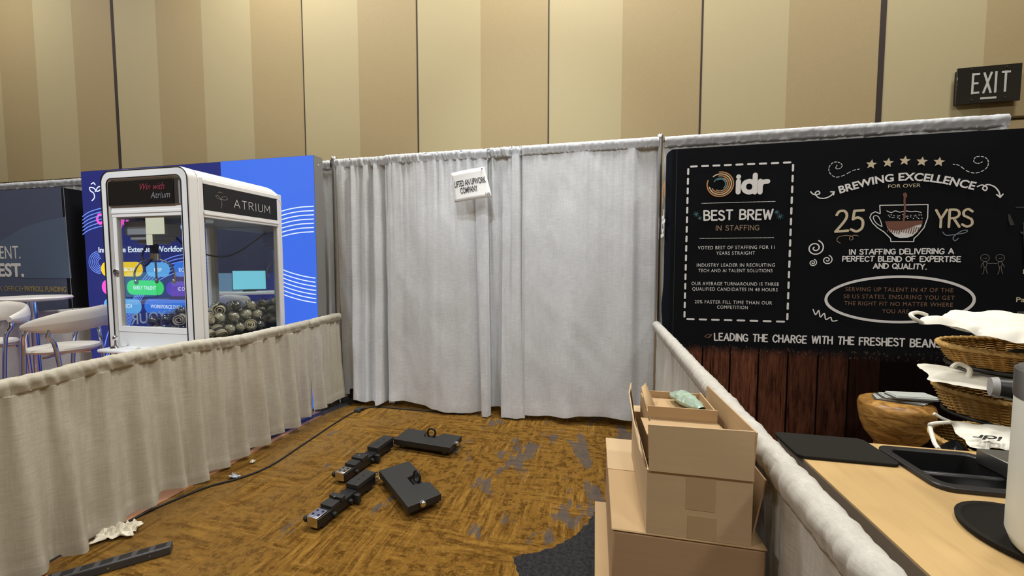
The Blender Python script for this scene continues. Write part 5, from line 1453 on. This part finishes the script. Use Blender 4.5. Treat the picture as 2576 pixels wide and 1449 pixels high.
for i, p in enumerate(pth):
    u_ = i / (len(pth) - 1); w = .012 + .016 * sin(pi * min(1, u_ * 1.05))
    rows.append([(p[0] + w * cos(a) * (1 + .35 * noise(Vector((i * .6, a, 1)))), p[1] + .4 * w * cos(a), p[2] + w * .75 * sin(a) * (1 + .4 * noise(Vector((a * 2, i * .5, 5))))) for a in [2 * pi * j / 14 for j in range(14)]])
o = MB().grid(rows, closed=True).build('plastic_wrap', M_PLASTICBAG, sharp=20)
tag(o, 'crumpled pale green plastic wrap inside the small cardboard tray', 'wrap')

# ------------------------------------------------------------------ wooden counter on the right
CTX0, CTX1, CTY0, CTY1, CTZ = .537, 1.36, .12, 1.255, .88
r = thing('service_counter', 'grey counter with a butcher block top in the right foreground', 'counter', ((CTX0 + CTX1) / 2, (CTY0 + CTY1) / 2, 0))
PH = (.772, .965, 1.03, 1.205)                      # cut out for the sink pan
mb = MB()
for lo, hi in (((CTX0, CTY0), (PH[0], CTY1)), ((PH[1], CTY0), (CTX1, CTY1)), ((PH[0], CTY0), (PH[1], PH[2])), ((PH[0], PH[3]), (PH[1], CTY1))):
    mb.box((lo[0], lo[1], CTZ - .004), (hi[0], hi[1], CTZ))
mb.build('counter_top', M_BLOCK, r)
mb = MB(); mb.box((CTX0 - .001, CTY0, CTZ - .034), (CTX0 + .02, CTY1, CTZ - .0045)); mb.box((CTX0, CTY1 - .02, CTZ - .034), (CTX1, CTY1 + .001, CTZ - .0045)); mb.build('edge_band', mat('taupe_edge', (.20, .155, .115), .5), r)
mb = MB(); mb.box((CTX0 + .004, CTY0 + .01, .02), (CTX0 + .022, CTY1 - .008, CTZ - .034)); mb.build('side_panel', M_LAMINATE, r)
mb = MB(); mb.box((CTX0 + .022, CTY1 - .026, .02), (CTX1, CTY1 - .008, CTZ - .034)); mb.build('back_panel', M_LAMINATE, r)
mb = MB(); mb.box((CTX0 + .03, CTY0 + .05, 0), (CTX1, CTY1 - .04, .02)); mb.build('plinth', M_BLACKP, r)
def rounded(x0, y0, x1, y1, rr, n=6):
    out = []
    for cx_, cy_, a0 in ((x1 - rr, y1 - rr, 0), (x0 + rr, y1 - rr, 90), (x0 + rr, y0 + rr, 180), (x1 - rr, y0 + rr, 270)):
        for i in range(n + 1):
            a = radians(a0 + 90 * i / n); out.append((cx_ + rr * cos(a), cy_ + rr * sin(a)))
    return out
# black mat over the back left corner
M_ = onZ(1973, 1092, .888), onZ(2173, 1104, .888), onZ(2258, 1165, .888), onZ(2027, 1147, .888)
poly = rounded(.524, 1.112, .752, 1.262, .018)
o = MB().prism(poly, .8805, .889).build('bar_mat', M_MATRUB, bevel=.002)
tag(o, 'flat charcoal mat on the back left corner of the butcher block counter', 'mat')
# black two compartment pan
r = thing('sink_pan', 'black two compartment drop-in pan set into the butcher block counter', 'pan', (.868, 1.117, .74))
out = rounded(.755, 1.012, .982, 1.222, .030); inn = rounded(.775, 1.034, .962, 1.201, .024); low = rounded(.785, 1.044, .952, 1.191, .02)
n = len(out); mb = MB()
vs = [(x_, y_, .8805) for x_, y_ in out] + [(x_, y_, .891) for x_, y_ in out] + [(x_, y_, .891) for x_, y_ in inn] + [(x_, y_, .76) for x_, y_ in low]
fs = []
for i in range(n):
    j = (i + 1) % n
    fs += [(i, j, n + j, n + i), (n + i, n + j, 2 * n + j, 2 * n + i), (2 * n + i, 2 * n + j, 3 * n + j, 3 * n + i)]
fs.append(tuple(3 * n + i for i in range(n)))
mb.add(vs, fs); mb.build('basin', M_BLACKP, r, bevel=.003)
MB().box((.777, 1.105, .765), (.960, 1.122, .878)).build('divider', M_BLACKP, r, bevel=.006)
mb = MB(); mb.slab([(.880, 1.085, .83), (.958, 1.092, .845), (.958, 1.048, .86), (.890, 1.042, .845)], (0, 0, .003)); mb.build('steel_insert', M_STEEL, r)
# steel box
o = MB().box((.955, 1.075, .8805), (1.12, 1.185, .918)).build('steel_tray', M_STEEL, bevel=.002)
tag(o, 'low stainless steel box beside the black pan on the counter', 'box')
# round black tray and the white canister
r = thing('round_tray', 'round black rubber tray behind the white canister on the counter', 'tray', (.803, .853, CTZ))
MB().lathe([(0, .0005), (.108, .0005), (.112, .004), (.113, .012), (.104, .013), (.098, .009), (0, .008)], 56).build('dish', M_MATRUB, r, True)
r = thing('canister', 'tall white canister with a steel rim at the right picture edge', 'canister', (.812, .770, .8895))
HC = .318
MB().lathe([(0, .0), (.090, .0), (.106, .010), (.112, .028), (.112, HC - .052)], 72).build('body', mat('satin_white', (.70, .72, .66), .42), r, True, sharp=60)
MB().lathe([(.1125, HC - .052), (.1135, HC - .045), (.1135, HC - .004), (.110, HC), (.100, HC - .003)], 72).build('rim', mat('dull_steel', (.30, .30, .295), .38, .9), r, True)
MB().lathe([(.100, HC - .003), (.06, HC - .002), (0, HC - .001)], 48).build('lid', mat('grey_lid', (.20, .20, .195), .5), r, True)
# scoop lying on the middle basket
# ------------------------------------------------------------------ carved side table with brochures
r = thing('side_table', 'carved golden wood drum table in front of the printed boards', 'table', (1.80, 2.74, 0))
prof = [(.150, 0.0), (.155, .05), (.125, .16), (.098, .255), (.092, .292), (.108, .318), (.140, .360), (.163, .425), (.174, .495), (.176, .53), (.168, .556), (.150, .566), (.120, .570), (0, .571)]
MB().lathe(prof[:5], 48, wob=lambda a, z, i: 1 + .05 * sin(3 * a + z * 9) + .02 * sin(7 * a)).build('pedestal', M_CARVED, r, True, sharp=60)
MB().lathe(prof[4:], 56, wob=lambda a, z, i: 1 + .025 * sin(2 * a + 1) + .012 * sin(5 * a + z * 14)).build('top', M_CARVED, r, True, sharp=60)
random.seed(5)
for i in range(9):
    c = (1.83 + .020 * (i - 4) * .5, 2.72 + random.uniform(-.015, .015), .5715 + .0045 * i)
    rz = radians(-24 + 7 * i * .5)
    mb = MB(); mb.box((-.105, -.05, 0), (.105, .05, .0035), Matrix.Translation(c) @ Matrix.Rotation(rz, 4, 'Z'))
    o = mb.build('brochure', mat('pale_brochure' if i % 3 else 'dark_brochure', (.52, .54, .50) if i % 3 else (.07, .075, .08), .5))
    tag(o, 'thin brochure in the fanned stack on the carved wooden drum table', 'brochure', 'brochures on the carved drum table')

# ------------------------------------------------------------------ wicker basket stand
BXc, BYc = 1.665, 1.84
def basket(label, cx_, cy_, zr, h, ra, rb):
    r = thing('wicker_basket', label, 'basket', (cx_, cy_, zr - h), 0, 'wicker baskets on the stand')
    n = 168; m = 16; rows = []
    for i in range(m * 2 + 1):
        v = i / (m * 2); row = []
        k_ = .86 + .14 * v ** .8
        for j in range(n):
            a = 2 * pi * j / n
            w = .009 * sin(a * 26 + (pi if (i // 2) % 2 else 0)) * (1 if i % 2 else .35)
            row.append((ra * k_ * cos(a) + w * cos(a), rb * k_ * sin(a) + w * sin(a), h * v))
        rows.append(row)
    MB().grid(rows, closed=True).build('woven_side', M_WICKER, r, True, sharp=70)
    MB().lathe([(0, .002), (1, .002)], 48, ex=ra * .86, ey=rb * .86).build('bottom', M_WICKER, r, True)
    mb = MB()
    for q_, dz in ((0, 0), (pi, .006)):
        mb.tube([(ra * cos(2 * pi * i / 120) * (1 + .012 * sin(40 * 2 * pi * i / 120 + q_)), rb * sin(2 * pi * i / 120) * (1 + .012 * sin(40 * 2 * pi * i / 120 + q_)), h + .004 * cos(40 * 2 * pi * i / 120 + q_)) for i in range(120)], .008, 8, closed=True)
    mb.build('braided_rim', M_WICKER, r, True)
    return r
r = thing('basket_stand', 'dark metal stand holding the three wicker baskets', 'stand', (BXc, BYc, 0))
mb = MB(); mb.tube([(BXc, BYc + .26, .02), (BXc, BYc + .26, 1.04)], .010, 8); mb.tube([(BXc - .27, BYc + .26, .012), (BXc + .27, BYc + .26, .012)], .010, 8); mb.tube([(BXc, BYc - .2, .012), (BXc, BYc + .26, .012)], .010, 8)
mb.build('frame', M_BLACK, r)
for zz in (.585, .795, .990):
    mb = MB(); mb.tube([(BXc + .262 * cos(2 * pi * i / 40), BYc + .205 * sin(2 * pi * i / 40), zz) for i in range(40)], .006, 8, closed=True); mb.tube([(BXc, BYc + .2, zz), (BXc, BYc + .262, zz)], .006, 8); mb.build('ring', M_BLACK, r)
basket('upper wicker basket with a rumpled white bag on top', BXc, BYc, 1.066, .070, .285, .228)
basket('middle wicker basket with a flat white bag, under the upper basket', BXc, BYc, .890, .090, .290, .232)
basket('lowest wicker basket half hidden behind the white canister', BXc, BYc, .680, .090, .292, .232)
def bag(label, P, thick, seed, amp, name='tote_bag', n=30, sag=0.0):
    P = [Vector(p) for p in P]; up = []; dn = []
    for j in range(n + 1):
        ru, rd = [], []
        for i in range(n + 1):
            a, b = i / n, j / n
            p = (P[0] * (1 - a) + P[1] * a) * (1 - b) + (P[3] * (1 - a) + P[2] * a) * b
            bul = (sin(pi * a) * sin(pi * b)) ** .35 if 0 < a < 1 and 0 < b < 1 else 0
            w = amp * noise(Vector((a * 2 + b * 2, b * 3, seed))) + amp * .55 * abs(noise(Vector((a * 4 - b * 4, b * 6, seed + 3)))) + amp * .10 * noise(Vector((a * 13, b * 11, seed + 6)))
            edge = Vector((.02 * noise(Vector((b * 3, a * 3, seed + 8))), .03 * noise(Vector((a * 4, b * 2, seed + 11))), 0))
            ru.append(p + edge + Vector((0, 0, thick * bul + w * .8 - sag * (1 - sin(pi * b)) * .0)))
            rd.append(p + edge + Vector((0, 0, -thick * .3 * bul + w * .8)))
        up.append(ru); dn.append(rd[::-1])
    r = thing(name, label, 'bag', (P[0] + P[1] + P[2] + P[3]) / 4, 0)
    mb = MB(); mb.grid(up); mb.grid(dn); mb.build('body', M_TOTE, r, sharp=28)
    return r
# heap of dark prizes lifts the top bag
P = [onY(2300, 812, 1.66) + Vector((0, 0, .03)), onY(2600, 868, 1.60), onY(2640, 800, 1.95), onY(2420, 790, 1.98)]
r = bag('rumpled white tote bag spread over the upper wicker basket', [onY(2312, 815, 1.72), onY(2640, 878, 1.60), onY(2700, 812, 1.98), onY(2390, 784, 2.0)], .028, 3.0, .035)
mb = MB(); mb.tube(cat_rom([onY(2320, 812, 1.72), onY(2298, 800, 1.72), onY(2292, 790, 1.74), onY(2310, 786, 1.78), onY(2330, 792, 1.8)], 8), .007, 8); mb.build('handle', M_TOTE, r)
r = bag('flat white tote bag lying over the middle wicker basket', [onY(2345, 960, 1.64), onY(2545, 990, 1.62), onY(2600, 938, 2.0), onY(2310, 915, 1.92)], .012, 8.0, .012)
mb = MB(); mb.tube(cat_rom([onY(2395, 925, 1.80), onY(2412, 915, 1.80), onY(2440, 930, 1.78), onY(2432, 952, 1.72)], 8), .008, 8); mb.build('handle', M_TOTE, r)
bp = [onY(2440, 1124, 1.52), onY(2560, 1136, 1.50), onY(2590, 1080, 1.64), onY(2392, 1062, 1.62)]
r = bag('white tote bag with black lettering hanging below the middle basket', bp, .010, 12.0, .010)
uu = (bp[0] - bp[1]); 
pt = Plane(onY(2512, 1088, 1.545), (bp[2] - bp[1]), (bp[0] - bp[1])); 
plT = Plane(onY(2516, 1106, 1.535), (bp[0] - bp[1]), (bp[1] - bp[2])); plT.n = Vector((0, -.4, .9)); plT.eps = .009
mb = MB(); put_strokes(mb, plT, 'idr', .0, .0, .062, .034, .008, .2); mb.build('lettering', M_INK, r)
mb = MB(); mb.tube(cat_rom([onY(2395, 1062, 1.62), onY(2370, 1052, 1.60), onY(2350, 1040, 1.6)], 6), .005, 8); mb.tube(cat_rom([onY(2388, 1062, 1.6), onY(2345, 1066, 1.58), onY(2340, 1075, 1.58), onY(2350, 1112, 1.5), onY(2362, 1130, 1.45)], 6), .006, 8); mb.build('handle', M_TOTE, r)
# dark pouches under the top bag
random.seed(9)
for i in range(5):
    c = (BXc - .16 + .075 * i, BYc - .12 + .02 * (i % 2), 1.045)
    mb = MB(); mb.sphere(c, .055, 14, 10, (1, .8, .75)); o = mb.build('snack_pouch', mat('dark_film_pouch', (.05, .035, .035), .18))
    tag(o, 'dark glossy snack pouch in the upper wicker basket under the white bag', 'pouch', 'snack pouches in the upper basket')
r = thing('scoop', 'grey and black scoop handle lying at the edge of the middle basket', 'scoop', onY(2530, 985, 1.5))
a = onY(2490, 972, 1.52); b = onY(2545, 980, 1.50)
MB().tube([a, a + (b - a) * .35], [.030, .034], 14).build('bowl', mat('grey_plastic', (.30, .30, .29), .5), r)
MB().tube([a + (b - a) * .38, b], [.030, .034], 14).build('grip', M_BLACKP, r)
# black bin bag beside the counter, below the baskets
rows = []
for i in range(17):
    ph = pi * i / 16; row = []
    for j in range(28):
        a = 2 * pi * j / 28; rr = 1 + .22 * noise(Vector((cos(a) * 2, sin(a) * 2, ph * 2))) + .05 * noise(Vector((cos(a) * 5, sin(a) * 5, ph * 5)))
        row.append((1.20 + .115 * rr * sin(ph) * cos(a), 1.56 + .10 * rr * sin(ph) * sin(a), .39 - .39 * (1 + (rr - 1) * .3) * cos(ph) if ph > pi * .3 else max(0, .39 - .39 * cos(ph))))
    rows.append(row)
o = MB().grid(rows, closed=True).build('bin_bag', mat('black_bag_film', (.010, .010, .011), .28), sharp=40)
tag(o, 'black plastic bag standing behind the counter, below the baskets', 'bag')
